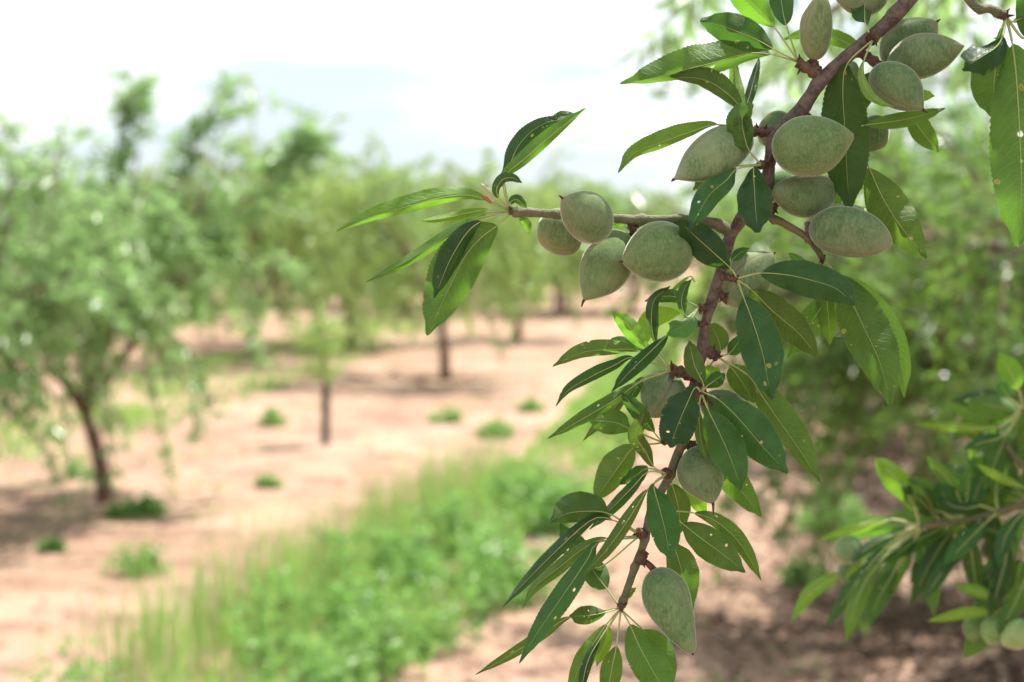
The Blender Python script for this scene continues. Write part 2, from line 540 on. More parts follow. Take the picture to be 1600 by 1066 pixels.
def make_almond(base, tip, width, d=0.80, z=0.0, ztip=0.0, thick=0.86, point=0.5, label='', group=None, color=(1, 1, 1),
                stalk=None, roll=0.0, style_len=5, seed=0, seam=True, full=0.0, taper=0.0):
    """base/tip pixels, width in px; z cm for the base, ztip for the tip"""
    rnd = random.Random(seed * 7 + 3)
    A = at(base[0], base[1], d + z / 100); B = at(tip[0], tip[1], d + ztip / 100)
    rt = root('green_almond', A, label, 'almond', group)
    ax = B - A
    Lx = ax.length
    zc = ax.normalized()
    view = (CAM - (A + B) / 2).normalized()
    s = zc.cross(view).normalized()
    f = s.cross(zc).normalized()
    k = d * PXM
    hw = width * k / 2
    NV, NU = 40, 36
    V, UV, Fs = [], [], []
    bend = rnd.uniform(-0.05, 0.05)
    off = rnd.uniform(0, 50)
    for i in range(NV + 1):
        t = i / NV
        tt = 0.5 - 0.5 * math.cos(math.pi * t)
        q = 0.50 + point * max(0, tt - 0.35) * 1.2
        prof = max(0.0, math.sin(math.pi * tt ** (0.86 - full * 0.0))) ** q
        prof *= 1.0 - taper * max(0, tt - 0.3) + taper * 0.9 * max(0, tt - 0.88)
        # little nose at the tip, slight dimple at the stalk
        if tt > 0.955: prof = max(prof, 0.10 * max(0.0, 1 - (tt - 0.955) / 0.045) ** 0.5)
        c = A + zc * (Lx * tt) + s * (bend * Lx * math.sin(math.pi * tt))
        for j in range(NU):
            a = 2 * math.pi * j / NU
            rx = hw * prof; ry = hw * thick * prof
            sm = 1.0
            if seam:
                da = abs((a - math.pi + roll + math.pi) % (2 * math.pi) - math.pi)
                sm -= 0.065 * math.exp(-(da / 0.075) ** 2) * (1 - tt * 0.4)
                sm += 0.030 * math.exp(-((da - 0.28) / 0.16) ** 2)
            p = c + (s * math.cos(a) * rx + f * math.sin(a) * ry) * sm
            nn = noise.noise(Vector((p.x * 45 + off, p.y * 45, p.z * 45))) * 1.9 + .35 * noise.noise(Vector((p.x * 160 + off, p.y * 160, p.z * 160)))
            p += (s * math.cos(a) + f * math.sin(a)) * (hw * 0.035 * nn * prof)
            V.append(p)
            UV.append((((a + roll) / (2 * math.pi)) % 1.0, tt))
    for i in range(NV):
        for j in range(NU):
            a0 = i * NU + j; a1 = i * NU + (j + 1) % NU
            Fs.append((a0, a1, a1 + NU, a0 + NU))
    hull = mesh_obj('hull', V, Fs, M_ALM, None, True, UV)
    me = hull.data
    rebase(hull, rt)
    jit = rnd.uniform(0.92, 1.08)
    hull.color = (color[0] * jit, color[1] * jit, color[2] * jit, 1)
    # short felt hairs standing on the hull
    hv, hf = [], []
    for h in range(6500):
        i = rnd.randrange(1, NV - 1); j = rnd.randrange(NU)
        p0 = V[i * NU + j]; p1 = V[i * NU + (j + 1) % NU]; p2 = V[(i + 1) * NU + j]
        u_, v_ = rnd.random(), rnd.random()
        p = p0 + (p1 - p0) * u_ + (p2 - p0) * v_
        nrm = (p1 - p0).cross(p2 - p0)
        if nrm.length < 1e-12: continue
        nrm.normalize()
        dr = (nrm + Vector((rnd.uniform(-.7, .7), rnd.uniform(-.7, .7), rnd.uniform(-.7, .7)))).normalized()
        ln = rnd.uniform(0.35, 0.95) * 0.001
        sd = dr.orthogonal().normalized() * 0.000028
        b = len(hv)
        hv += [p - sd, p + sd, p + dr * ln]
        hf.append((b, b + 1, b + 2))
    fz = mesh_obj('fuzz', hv, hf, M_FUZZ, None, False)
    fz.data.transform(Matrix.Translation(-Vector(rt.location)))
    fz.parent = hull
    # dry style at the tip
    if style_len:
        dirv = (zc + s * rnd.uniform(-.5, .5) + UP * rnd.uniform(-.5, .3)).normalized()
        q0 = B - zc * 1.5 * k
        pts = [q0, q0 + zc * k * 3, q0 + zc * k * 3 + dirv * k * style_len]
        v_, f_ = tube(spline(pts, 6), lambda t: k * (2.6 - 1.6 * t), 7)
        rebase(mesh_obj('dry_tip', v_, f_, M_TIP), rt)
    if stalk:
        S0 = at(stalk[0], stalk[1], d + (stalk[2] if len(stalk) > 2 else 0) / 100)
        ins = A + zc * (4 * k)
        pts = [S0, S0.lerp(ins, 0.5) + UP * k * 2, ins]
        v_, f_ = tube(spline(pts, 8), lambda t: k * (4.2 + 1.5 * t), 10)
        rebase(mesh_obj('stalk', v_, f_, M_SPUR), rt)
    return rt

M_FUZZ = plain("pale_felt_hair", (0.72, 0.73, 0.62), 0.8, 0.1, 10)

# ================================================================== SETTING
def fbm(x, y, s=1.0):
    return noise.noise(Vector((x * s, y * s, 3.1))) + 0.5 * noise.noise(Vector((x * s * 2.1, y * s * 2.1, 9.7)))

def gz(x, y):
    """ground relief: gentle, zero mean"""
    return 0.035 * fbm(x, y, 0.45) + 0.012 * fbm(x, y, 2.2)

def axis_samples(lim, near, step, grow):
    out = [0.0]; s = step
    while out[-1] < lim:
        out.append(out[-1] + s)
        if out[-1] > near: s *= grow
    return out

xs = axis_samples(1500, 7, 0.14, 1.13)
xs = [-x for x in xs[::-1][:-1]] + xs
ys = axis_samples(3000, 14, 0.14, 1.10)
ys = [-2500, -1200, -500, -200, -80, -30, -12, -6, -3, -1.5, -0.6] + ys
V = []; Fs = []
for y in ys:
    for x in xs:
        V.append((x, y, gz(x, y) * (1 if abs(y) < 60 and abs(x) < 60 else 0)))
nx = len(xs)
for j in range(len(ys) - 1):
    for i in range(nx - 1):
        Fs.append((j * nx + i, j * nx + i + 1, (j + 1) * nx + i + 1, (j + 1) * nx + i))
g = mesh_obj('ground', V, Fs, M_SOIL)
g['kind'] = 'structure'

# low far rise closing the plain
V = []; Fs = []
a = NT("far_hill_scrub")
p_ = a.n('TexCoord').outputs['Object']
a.l(a.mix(a.ss(a.noise(p_, 0.03, 4), 0.4, 0.6), (0.10, 0.15, 0.13), (0.16, 0.20, 0.17)), a.b.inputs['Base Color'])
a.b.inputs['Roughness'].default_value = 1
NH = 160
for i in range(NH + 1):
    x = -1300 + 2600 * i / NH
    h = 4 + 9 * math.exp(-((x + 120) / 160) ** 2) + 4 * fbm(x, 0, 0.004) + 5 * math.exp(-((x - 700) / 300) ** 2)
    for (dy, hh) in ((0, -1), (60, 0.5 * h), (150, h), (300, h * 0.8), (500, -1)):
        V.append((x, 1000 + dy, hh))
for i in range(NH):
    for j in range(4):
        a0 = i * 5 + j
        Fs.append((a0, a0 + 5, a0 + 6, a0 + 1))
hl = mesh_obj('hills', V, Fs, a.m)
hl['kind'] = 'structure'

# orchard frame: rows run along ROW, lateral measured to the left of the vanishing line
ROWDX = (1130 - 800) / F
def orchard(lat, dist):
    return Vector((ROWDX * dist - lat, dist, 0))

# ------------------------------------------------------------------ trees
def leaf_quads(V, Fs, p, dirv, ln, wd, rnd):
    s = dirv.cross(Vector((rnd.uniform(-1, 1), rnd.uniform(-1, 1), rnd.uniform(-1, 1))))
    if s.length < 1e-3: return
    s.normalize()
    n_ = s.cross(dirv)
    b = len(V)
    V += [p, p + dirv * ln * 0.45 + s * wd * 0.5 + n_ * wd * 0.15, p + dirv * ln - n_ * wd * 0.3, p + dirv * ln * 0.45 - s * wd * 0.5 + n_ * wd * 0.15]
    Fs.append((b, b + 1, b + 2, b + 3))

def branchlet(WV, WF, LV, LF, p, d, ln, droop, nleaf, rnd, leaf=0.062, wr=0.006, clear=None):
    pts = [p]
    n = 7
    v = d.normalized()
    for i in range(n):
        v = (v + Vector((rnd.uniform(-.13, .13), rnd.uniform(-.13, .13), -droop + rnd.uniform(-.08, .08)))).normalized()
        pts.append(pts[-1] + v * ln / n)
    tube(pts, lambda t: wr * (1 - 0.7 * t), 4, WV, WF, False)
    for k in range(nleaf):
        t = rnd.random() ** 0.75
        x = t * n; i = min(n - 1, int(x))
        q = pts[i].lerp(pts[i + 1], x - i)
        vv = (pts[i + 1] - pts[i]).normalized()
        dd = (vv * rnd.uniform(0.1, 1.0) + Vector((rnd.gauss(0, .6), rnd.gauss(0, .6), rnd.gauss(-0.25, .5)))).normalized()
        q = q + dd * rnd.uniform(0.004, 0.02)
        L = leaf * rnd.uniform(0.7, 1.35)
        leaf_quads(LV, LF, q, dd, L, L * rnd.uniform(0.24, 0.36), rnd)
    return pts

def build_tree(seed, height, radius, trunk_h, lean, nlimb, nbr, nleaf, droop=0.12, leaf=0.062, tr=0.05, mat=None, name='almond_tree', asym=(0, 0), reach=()):
    """returns (root, ...) at origin; parts: trunk, limb xN, crown"""
    rnd = random.Random(seed)
    rt = root(name, (0, 0, 0), '', 'tree')
    top = Vector((lean[0], lean[1], trunk_h))
    tp = spline([Vector((0, 0, -0.08)), Vector((lean[0] * .25 + rnd.uniform(-.02, .02), lean[1] * .3, trunk_h * .45)), top], 14)
    v_, f_ = tube(tp, lambda t: tr * (1.35 - 0.42 * t + 0.5 * max(0, 0.14 - t) * 4), 10)
    mesh_obj('trunk', v_, f_, M_TRUNK, rt)
    LV, LF = [], []
    for i in range(nlimb):
        a = 2 * math.pi * (i + rnd.uniform(-.25, .25)) / nlimb
        out = Vector((math.cos(a), math.sin(a), 0))
        rr = radius * rnd.uniform(0.75, 1.05)
        hh = (height - trunk_h) * rnd.uniform(0.72, 0.98)
        e = top + out * rr * 0.62 + Vector((asym[0], asym[1], hh))
        m = top + out * rr * 0.36 + Vector((asym[0] * .4, asym[1] * .4, hh * 0.42))
        pts = spline([top - Vector((0, 0, 0.04)), m, e], 12)
        WV, WF = [], []
        tube(pts, lambda t: tr * (0.62 - 0.48 * t), 7, WV, WF, False)
        # secondary limbs
        subs = [pts]
        for s_ in range(3):
            st = pts[rnd.randrange(3, 8)]
            a2 = a + rnd.uniform(-1.1, 1.1)
            o2 = Vector((math.cos(a2), math.sin(a2), 0))
            e2 = st + o2 * radius * rnd.uniform(0.35, 0.62) + Vector((0, 0, (height - st.z) * rnd.uniform(0.15, 0.85)))
            q = spline([st, st.lerp(e2, .5) + Vector((0, 0, .08)), e2], 8)
            tube(q, lambda t: tr * (0.34 - 0.24 * t), 5, WV, WF, False)
            subs.append(q)
        for b in range(nbr):
            ch = subs[rnd.randrange(len(subs))] if rnd.random() < .75 else pts
            t = rnd.uniform(0.22, 1.0)
            x = t * (len(ch) - 1); k = min(len(ch) - 2, int(x))
            p = ch[k].lerp(ch[k + 1], x - k)
            o3 = (p - top); o3.z = 0
            o3 = o3.normalized() if o3.length > .05 else out
            d = (o3 * rnd.uniform(0.3, 1.0) + Vector((rnd.gauss(0, .5), rnd.gauss(0, .5), rnd.uniform(-0.3, 0.9)))).normalized()
            low = rnd.random() < 0.38
            branchlet(WV, WF, LV, LF, p, d, radius * (rnd.uniform(0.5, 0.95) if low else rnd.uniform(0.3, 0.6)), droop * (2.3 if low else 0.7), int(nleaf * (1.4 if low else 1)), rnd, leaf, 0.007)
        mesh_obj('limb', WV, WF, M_TRUNK, rt)
    for e in reach:                       # long leafy shoots leaving the crown
        WV, WF = [], []
        e = Vector(e)
        pts = spline([top, top.lerp(e, .5) + Vector((0, 0, .10)), e], 14)
        tube(pts, lambda t: tr * (0.5 - 0.42 * t), 6, WV, WF, False)
        for b in range(26):
            k = rnd.randrange(6, 15)
            d = (e - top).normalized() + Vector((rnd.gauss(0, .5), rnd.gauss(0, .5), rnd.gauss(0, .5)))
            branchlet(WV, WF, LV, LF, pts[min(14, k)], d, rnd.uniform(.14, .34), .06, 26, rnd, leaf, .006)
        mesh_obj('limb', WV, WF, M_TRUNK, rt)
    mesh_obj('crown', LV, LF, mat or M_FAR, rt, False)
    return rt

def copy_tree(src):
    c = src.copy(); COL.objects.link(c)
    for ch in src.children:
        d = ch.copy(); COL.objects.link(d); d.parent = c
    return c

ORCH = 'young almond trees in the orchard rows'
def put(t, pos, rz, s, label, group=ORCH):
    t.location = (pos.x, pos.y, gz(pos.x, pos.y)); t.rotation_euler = (0, 0, rz); t.scale = (s, s, s)
    t['label'] = label; t['group'] = group
    return t

# the big tree at the left, traced trunk
T_big = build_tree(11, 2.75, 1.30, 0.66, (-0.15, 0.05), 6, 19, 40, 0.15, 0.105, 0.048, asym=(0.10, 0), reach=((1.38, 0, 2.50), (.75, .1, 2.72), (.2, -.1, 2.75)))
gp = ground(165, 785)
put(T_big, gp, 0, 0.84, 'large drooping almond tree with a bare leaning trunk, left of the black tree guard')
P_a = build_tree(21, 2.75, 1.45, 0.72, (0.03, 0.02), 5, 42, 50, 0.11, 0.095, 0.055, M_FAR2)
P_b = build_tree(22, 2.9, 1.5, 0.66, (-0.05, 0.03), 6, 36, 50, 0.12, 0.095, 0.055, M_FAR2)
P_c = build_tree(23, 2.7, 1.4, 0.60, (0.06, -0.03), 5, 42, 50, 0.14, 0.095, 0.055, M_FAR)
protos = [P_a, P_b, P_c]
used = set()
spots = [
    # px, py, proto, rot, scale, label
    (-130, 850, 2, 0.6, 0.84, 'almond tree cut off by the left edge, only its right-hand foliage in view'),
    (695, 594, 0, 2.2, 0.88, 'round almond tree whose straight red-brown trunk stands below the hanging leaf pair'),
    (810, 532, 1, 1.0, 0.86, 'almond tree with a bare trunk seen beneath the horizontal twig, third in its row'),
    (884, 492, 2, 3.0, 0.9, 'dark almond tree directly under the cluster of four green almonds, fourth in its row'),
    (550, 545, 2, 4.0, 0.92, 'almond tree behind the black tree guard with its trunk ending in green grass'),
    (392, 566, 1, 5.1, 0.95, 'almond tree standing between the big drooping tree and the tree guard'),
    (930, 462, 0, 0.2, 0.9, 'almond tree far along the middle row, seen between the almonds and the hanging leaves'),
    (1560, 716, 2, 1.9, 1.12, 'dark spreading almond tree behind the leafy spray at the lower right'),
]
for i, (px, py, k, rz, s, lab) in enumerate(spots):
    src = protos[k]
    t = src if k not in used else copy_tree(src)
    used.add(k)
    put(t, ground(px, py), rz, s, lab)
# near right tree whose trunk stands outside the frame
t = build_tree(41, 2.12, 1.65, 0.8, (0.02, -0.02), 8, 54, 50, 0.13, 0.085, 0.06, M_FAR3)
hv, hf = tube(spline([Vector((-.1, 0, 1.25)), Vector((-.5, .25, 1.62)), Vector((-.35, .9, 1.72)), Vector((-.2, 1.5, 1.78))], 16), lambda t: .035 - .018 * t, 8)
mesh_obj('limb', hv, hf, M_TRUNK, t)
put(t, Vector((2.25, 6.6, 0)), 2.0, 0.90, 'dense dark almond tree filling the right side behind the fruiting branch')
rndf = random.Random(77)
far = []
for row, lat, d0, n in (('A', 3.03, 47, 7), ('B', 5.6, 24, 9), ('C', -1.9, 17.6, 10), ('D', 9.2, 24, 4), ('E', 12.9, 36, 3), ('F', -6.0, 14, 7), ('Z', 0, 0, 11)):
    if row == 'Z':
        far += [(orchard(-4.2 + 1.5 * i, 35 + rndf.uniform(-2.5, 2.5)), 'Z') for i in range(n)]
        continue
    for i in range(n):
        d = d0 + i * 6.1 + rndf.uniform(-.4, .4)
        far.append((orchard(lat + rndf.uniform(-.25, .25), d), row))
names = {'Z': 'distant almond tree of the cross row that closes the far end of the orchard', 'A': 'distant pale green almond tree at the far end of the middle row',
         'B': 'distant almond tree in the row behind the black tree guard',
         'C': 'distant almond tree in the row behind the fruiting branch',
         'D': 'small distant almond tree seen through the big drooping tree',
         'E': 'tiny distant almond tree low on the horizon at the left',
         'F': 'almond tree glimpsed behind the dark tree at the right side',
         'G': 'tiny almond tree on the left skyline beyond the other rows',
         'H': 'farthest almond tree on the skyline at the far left'}
for i, (pos, row) in enumerate(far):
    t = copy_tree(protos[i % 3])
    put(t, pos, rndf.uniform(0, 6.28), rndf.uniform(0.80, 0.98), names[row], names[row].replace('tree', 'trees') )

# sapling in its black tube guard
gp = ground(508, 694)
sp = root('almond_sapling', (gp.x, gp.y, gz(gp.x, gp.y)), 'thin almond sapling standing in a black tube guard on bare soil', 'sapling')
pts = spline([Vector((0, 0, -.02)), Vector((0.005, 0, .3)), Vector((-0.01, 0, .62)), Vector((-0.005, 0.01, .86))], 12)
v_, f_ = tube(pts, lambda t: 0.014 * (1 - .6 * t), 6)
mesh_obj('stem', v_, f_, M_TRUNK, sp)
gv, gf = [], []
n_ = 20
for rr in (0.030, 0.0265):
    for z in (0.004, 0.15, 0.30, 0.455):
        for k in range(n_):
            a = 2 * math.pi * k / n_
            q = rr * (1 + 0.05 * math.sin(3 * a + z * 9))
            gv.append(Vector((math.cos(a) * q + 0.02 * z, math.sin(a) * q, z)))
for s_ in (0, 1):
    for i in range(3):
        for k in range(n_):
            a0 = s_ * 4 * n_ + i * n_ + k; a1 = s_ * 4 * n_ + i * n_ + (k + 1) % n_
            f = (a0, a1, a1 + n_, a0 + n_)
            gf.append(f if s_ == 0 else f[::-1])
for k in range(n_):
    a0 = 3 * n_ + k; a1 = 3 * n_ + (k + 1) % n_
    gf.append((a0, a1, a1 + 4 * n_, a0 + 4 * n_))
mesh_obj('tree_guard', gv, gf, M_TUBE, sp)
rnd = random.Random(5)
LV, LF, WV, WF = [], [], [], []
for k in range(18):
    p = pts[rnd.randrange(7, 13)]
    d = Vector((rnd.uniform(-1, 1), rnd.uniform(-1, 1), rnd.uniform(-.2, .9)))
    branchlet(WV, WF, LV, LF, p, d, rnd.uniform(.12, .30), 0.04, 24, rnd, 0.07, .004)
mesh_obj('limb', WV, WF, M_TRUNK, sp)
mesh_obj('foliage', LV, LF, M_FAR2, sp, False)

# ------------------------------------------------------------------ grass and weeds
def blade(V, Fs, p, h, w_, rnd, bend=0.35):
    a = rnd.uniform(0, 6.28)
    s = Vector((math.cos(a), math.sin(a), 0)) * w_ * 0.5
    b_ = Vector((rnd.gauss(0, bend), rnd.gauss(0, bend), 0)) * h
    m = p + Vector((0, 0, h * .55)) + b_ * .3
    t = p + Vector((0, 0, h)) + b_
    b = len(V)
    V += [p - s, p + s, m + s * .8, m - s * .8, t]
    Fs += [(b, b + 1, b + 2, b + 3), (b + 3, b + 2, b + 4)]

def stalk_weed(V, Fs, p, h, rnd, nl=14, leaf=0.035):
    """a leafy weed stalk with broad leaves up its length"""
    b_ = Vector((rnd.gauss(0, .18), rnd.gauss(0, .18), 1)).normalized()
    s = Vector((0.003, 0, 0))
    b = len(V)
    e = p + b_ * h
    V += [p - s, p + s, e]
    Fs.append((b, b + 1, b + 2))
    for k in range(nl):
        q = p + b_ * h * rnd.uniform(.15, 1)
        d = Vector((rnd.gauss(0, 1), rnd.gauss(0, 1), rnd.uniform(-.1, .8))).normalized()
        L = leaf * rnd.uniform(.6, 1.4)
        leaf_quads(V, Fs, q, d, L, L * .55, rnd)

GV, GF = [], []
DV, DF = [], []
BV, BF = [], []
rnd = random.Random(3)
def strip_edges(d):
    pts_ = [(4.5, 1.10, 2.25), (6.0, 1.05, 2.08), (8, 1.0, 1.85), (10, .68, 1.60), (14, .50, 1.35), (30, .4, 1.5), (90, .4, 1.5)]
    for (a0, l0, r0), (a1, l1, r1) in zip(pts_, pts_[1:]):
        if d <= a1:
            t = max(0, (d - a0) / (a1 - a0))
            return l0 + (l1 - l0) * t, r0 + (r1 - r0) * t
    return .4, 1.5
def strip(lat0, lat1, d0, d1, n, hmin, hmax, wmul=1.0, power=1.6):
    for _ in range(n):
        d = d0 + (d1 - d0) * rnd.random() ** power
        u_ = rnd.random()
        lat = lat0 + (lat1 - lat0) * u_
        if lat1 < 2.5 and lat0 > 0:
            c0, c1 = strip_edges(d)
            lat = c0 + (c1 - c0) * u_
        pos = orchard(lat, d)
        e = 0.30 * fbm(pos.x, pos.y, 0.9)
        if (u_ - .5) ** 2 * 4 + e * (3.6 if d < 9 else 1.5) > 0.75: continue
        dens = fbm(pos.x + 40, pos.y, 1.5)
        if rnd.random() > (0.5 if d < 9 or d > 18 or lat > 3 else .75) + dens * 1.7: continue
        h = rnd.uniform(hmin, hmax) * (0.75 + 0.7 * max(0, dens)) * (1.0 - 0.45 * abs(u_ - .5) * 2)
        pos.z = gz(pos.x, pos.y)
        if rnd.random() < 0.06: blade(DV, DF, pos, h * 1.25, 0.006 * wmul, rnd, .25)
        else: blade(GV, GF, pos, h, 0.008 * wmul, rnd)
strip(0.62, 1.75, 4.9, 9.5, 9000, .06, .26, 1.3, 1.2)
strip(0.55, 1.75, 9.5, 18, 11000, .08, .22, 1.9, 1.2)
strip(0.4, 1.75, 18, 50, 9000, .10, .28, 4, 1.3)
strip(4.3, 6.6, 8.5, 26, 7500, .06, .20, 2.6, 1.2)
strip(4.3, 6.6, 26, 60, 2500, .10, .24, 6, 1.2)
strip(8.6, 11.0, 18, 60, 4000, .10, .25, 6, 1.2)
strip(-5, -3, 10, 40, 6000, .1, .25, 4, 1.2)
# taller thin stalks on the near edge of the strip
for _ in range(2200):
    d = rnd.uniform(5.6, 10.5)
    pos = orchard(strip_edges(d)[1] - abs(rnd.gauss(0, .35)) + .1, d); pos.z = gz(pos.x, pos.y)
    blade(GV if rnd.random() < .7 else DV, GF if False else (GF if GV is GV else DF), pos, rnd.uniform(.22, .42), .006, rnd, .12) if False else None
    if rnd.random() < .7: blade(GV, GF, pos, rnd.uniform(.15, .44), .007, rnd, .14)
    else: blade(DV, DF, pos, rnd.uniform(.18, .42), .005, rnd, .14)
cents = [(rnd.uniform(5.0, 9.4), rnd.gauss(-.05, .34)) for _ in range(34)]
for _ in range(620):      # leafy weeds in the strip
    cd, cu = cents[rnd.randrange(34)]
    d = cd + rnd.gauss(0, .09)
    u_ = cu + rnd.gauss(0, .07)
    pos = orchard(sum(strip_edges(d)) / 2 + u_ - .1, d); pos.z = gz(pos.x, pos.y)
    stalk_weed(BV, BF, pos, rnd.uniform(.10, .34), rnd, 12, .046)
# thin scatter everywhere
for _ in range(9000):
    d = 5 + 30 * rnd.random() ** 1.5
    pos = orchard(rnd.uniform(-5, 12), d)
    if fbm(pos.x - 20, pos.y, 0.9) < rnd.uniform(.05, .6): continue
    pos.z = gz(pos.x, pos.y)
    for _k in range(5):
        q = pos + Vector((rnd.gauss(0, .05), rnd.gauss(0, .05), 0))
        blade(GV, GF, q, rnd.uniform(.02, .07), .008, rnd, .6)
o = mesh_obj('grass', GV, GF, M_GRASS, None, False); o['kind'] = 'stuff'
o['label'] = 'bright green grass growing in strips between the tree rows'; o['category'] = 'grass'
o = mesh_obj('dry_grass', DV, DF, M_DRY, None, False); o['kind'] = 'stuff'
o['label'] = 'straw coloured seeding stalks among the green grass'; o['category'] = 'grass'
o = mesh_obj('undergrowth', BV, BF, M_WEED, None, False); o['kind'] = 'stuff'
o['label'] = 'broad leaved weeds growing through the grass strip'; o['category'] = 'undergrowth'

def clump(px, py, wpx, hpx, label, seed, n=220):
    n = int(n * .45)
    rnd = random.Random(seed); hpx *= 1.15
    g_ = ground(px, py)
    d = g_.y
    rr = wpx * d / F / 2; hh = hpx * d / F
    V, Fs = [], []
    for _ in range(n):
        a = rnd.uniform(0, 6.28); q = rr * rnd.random() ** .6
        p = Vector((math.cos(a) * q, math.sin(a) * q * .8, 0))
        p.z = gz(g_.x + p.x, g_.y + p.y) - gz(g_.x, g_.y)
        h = hh * (1.05 - (q / rr) ** 2 * .7) * rnd.uniform(.6, 1.1)
        if rnd.random() < .4: blade(V, Fs, p, h, .008, rnd, .4)
        else: stalk_weed(V, Fs, p, h, rnd, 8, 0.035)
    o = mesh_obj('weed_clump', V, Fs, M_WEED, None, False)
    o.location = (g_.x, g_.y, gz(g_.x, g_.y))
    o['label'] = label; o['category'] = 'weed'; o['group'] = 'weed clumps on the bare soil'
clump(205, 893, 105, 55, 'loose weed clump alone on the sunny soil below the big leaning trunk', 1, 110)
clump(228, 806, 60, 26, 'low dark weed beside the foot of the leaning trunk, right of it', 2)
clump(188, 812, 50, 22, 'low dark weed touching the foot of the leaning trunk', 12, 120)
clump(426, 665, 46, 30, 'small round green weed left of the black tree guard', 3, 150)
clump(697, 658, 54, 22, 'small weed on bare soil right of the tree guard, left one of two', 4, 150)
clump(774, 682, 62, 28, 'wide low weed on bare soil, the nearer of two right of the tree guard', 5, 200)
clump(830, 645, 40, 20, 'tiny weed tuft beside the upper edge of the grass strip', 6, 150)
clump(1300, 826, 125, 56, 'bright green tuft on sunny soil below the long hanging leaf', 7, 330)
clump(1255, 905, 80, 40, 'grey green weed half hidden by the almond spray at lower right', 8, 120)
clump(126, 748, 48, 22, 'small weed behind the leaning trunk, left of it', 9, 120)
clump(422, 762, 40, 18, 'tiny weed on open soil between trunk and grass strip', 10, 140)
clump(78, 862, 36, 18, 'tiny pale weed in front of the tree shadow', 11, 140)
#clump(700, 905 + 90, 90, 30, 'sparse weed at the shaded near edge of the grass strip', 13, 60)

# fallen leaves and husks, thickened and darkened to deepen the right-hand row's shadow
M_LITTER_SHADE = far_leaf_material("dead_leaves_shade", (0.030, 0.018, 0.012), (0.12, 0.070, 0.045), (0.10, 0.05, 0.03), 3, .7, .05)
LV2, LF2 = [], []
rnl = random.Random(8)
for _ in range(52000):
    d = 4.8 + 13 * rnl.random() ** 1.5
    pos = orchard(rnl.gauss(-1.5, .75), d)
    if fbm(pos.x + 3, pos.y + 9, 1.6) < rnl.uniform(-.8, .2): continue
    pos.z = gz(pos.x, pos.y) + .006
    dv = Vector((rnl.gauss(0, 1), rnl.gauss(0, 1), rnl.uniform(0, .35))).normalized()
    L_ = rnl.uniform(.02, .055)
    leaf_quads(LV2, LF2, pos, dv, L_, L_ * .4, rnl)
o = mesh_obj('leaf_litter_shade', LV2, LF2, M_LITTER_SHADE, None, False); o['kind'] = 'stuff'
o['label'] = 'fallen leaves darkened to deepen the shadow under the trees of the right-hand row'; o['category'] = 'leaf litter'

# clods and stones
def lump(V, Fs, c, r, rnd):
    b = len(V)
    bm = bmesh.new(); bmesh.ops.create_icosphere(bm, subdivisions=1, radius=1)
    k = rnd.uniform(0, 99)
    for v in bm.verts:
        q = v.co.copy()
        q *= 1 + .35 * noise.noise(q * 1.6 + Vector((k, 0, 0)))
        V.append(c + Vector((q.x * r, q.y * r * .9, q.z * r * .6)))
    for f in bm.faces: Fs.append(tuple(b + v.index for v in f.verts))
    bm.free()
CV, CF = [], []
for _ in range(2600):
    d = 4.6 + 12 * rnd.random() ** 1.7
    lat = rnd.uniform(-3.5, 4.2)
    pos = orchard(lat, d)
    if fbm(pos.x + 7, pos.y + 3, 0.8) < -0.05: continue
    pos.z = gz(pos.x, pos.y)
    lump(CV, CF, pos, rnd.uniform(.008, .028) * (1 + .5 * (rnd.random() < .06)), rnd)
o = mesh_obj('soil_clods', CV, CF, M_CLOD); o['kind'] = 'stuff'
o['label'] = 'small stones and crumbs of earth scattered over the soil'; o['category'] = 'gravel'
CV, CF = [], []
lump(CV, CF, Vector((0, 0, 0)), .05, rnd); 
gp = ground(1118, 962)
o = mesh_obj('earth_clod', CV, CF, M_SPUR); o.location = (gp.x, gp.y, gz(gp.x, gp.y) + .012)
o['label'] = 'dark brown clod of earth on the ground right of the lowest almond'; o['category'] = 'clod'

# ================================================================== FOREGROUND BRANCH
D0 = 0.80
def stem_pts(lst, d=D0):
    return [at(p[0], p[1], d + (p[2] if len(p) > 2 else 0) / 100) for p in lst]

def stem(name, parent, lst, r0, r1, mat, d=D0, knots=(), sides=14, seed=1):
    P = spline(stem_pts(lst, d), max(24, 9 * len(lst)))
    k = d * PXM
    n = len(P)
    V, Fs = tube(P, lambda t: k * (r0 + (r1 - r0) * t ** .8), sides)
    # swell at buds, fine unevenness
    for i in range(n):
        t = i / (n - 1)
        for j in range(sides):
            idx = i * sides + j
            v = V[idx]; rad = (v - P[i])
            sw = 0.10 * noise.noise(v * 220 + Vector((seed, 0, 0))) + 0.05 * noise.noise(v * 700)
            for (kt, amt) in knots:
                side_ = 1 if math.sin(j * 2 * math.pi / sides + kt * 40) > 0 else .3
                sw += amt * side_ * math.exp(-((t - kt) / 0.018) ** 2)
            V[idx] = P[i] + rad * (1 + sw)
    o = mesh_obj(name, V, Fs, mat)
    if parent: rebase(o, parent)
    return o, P

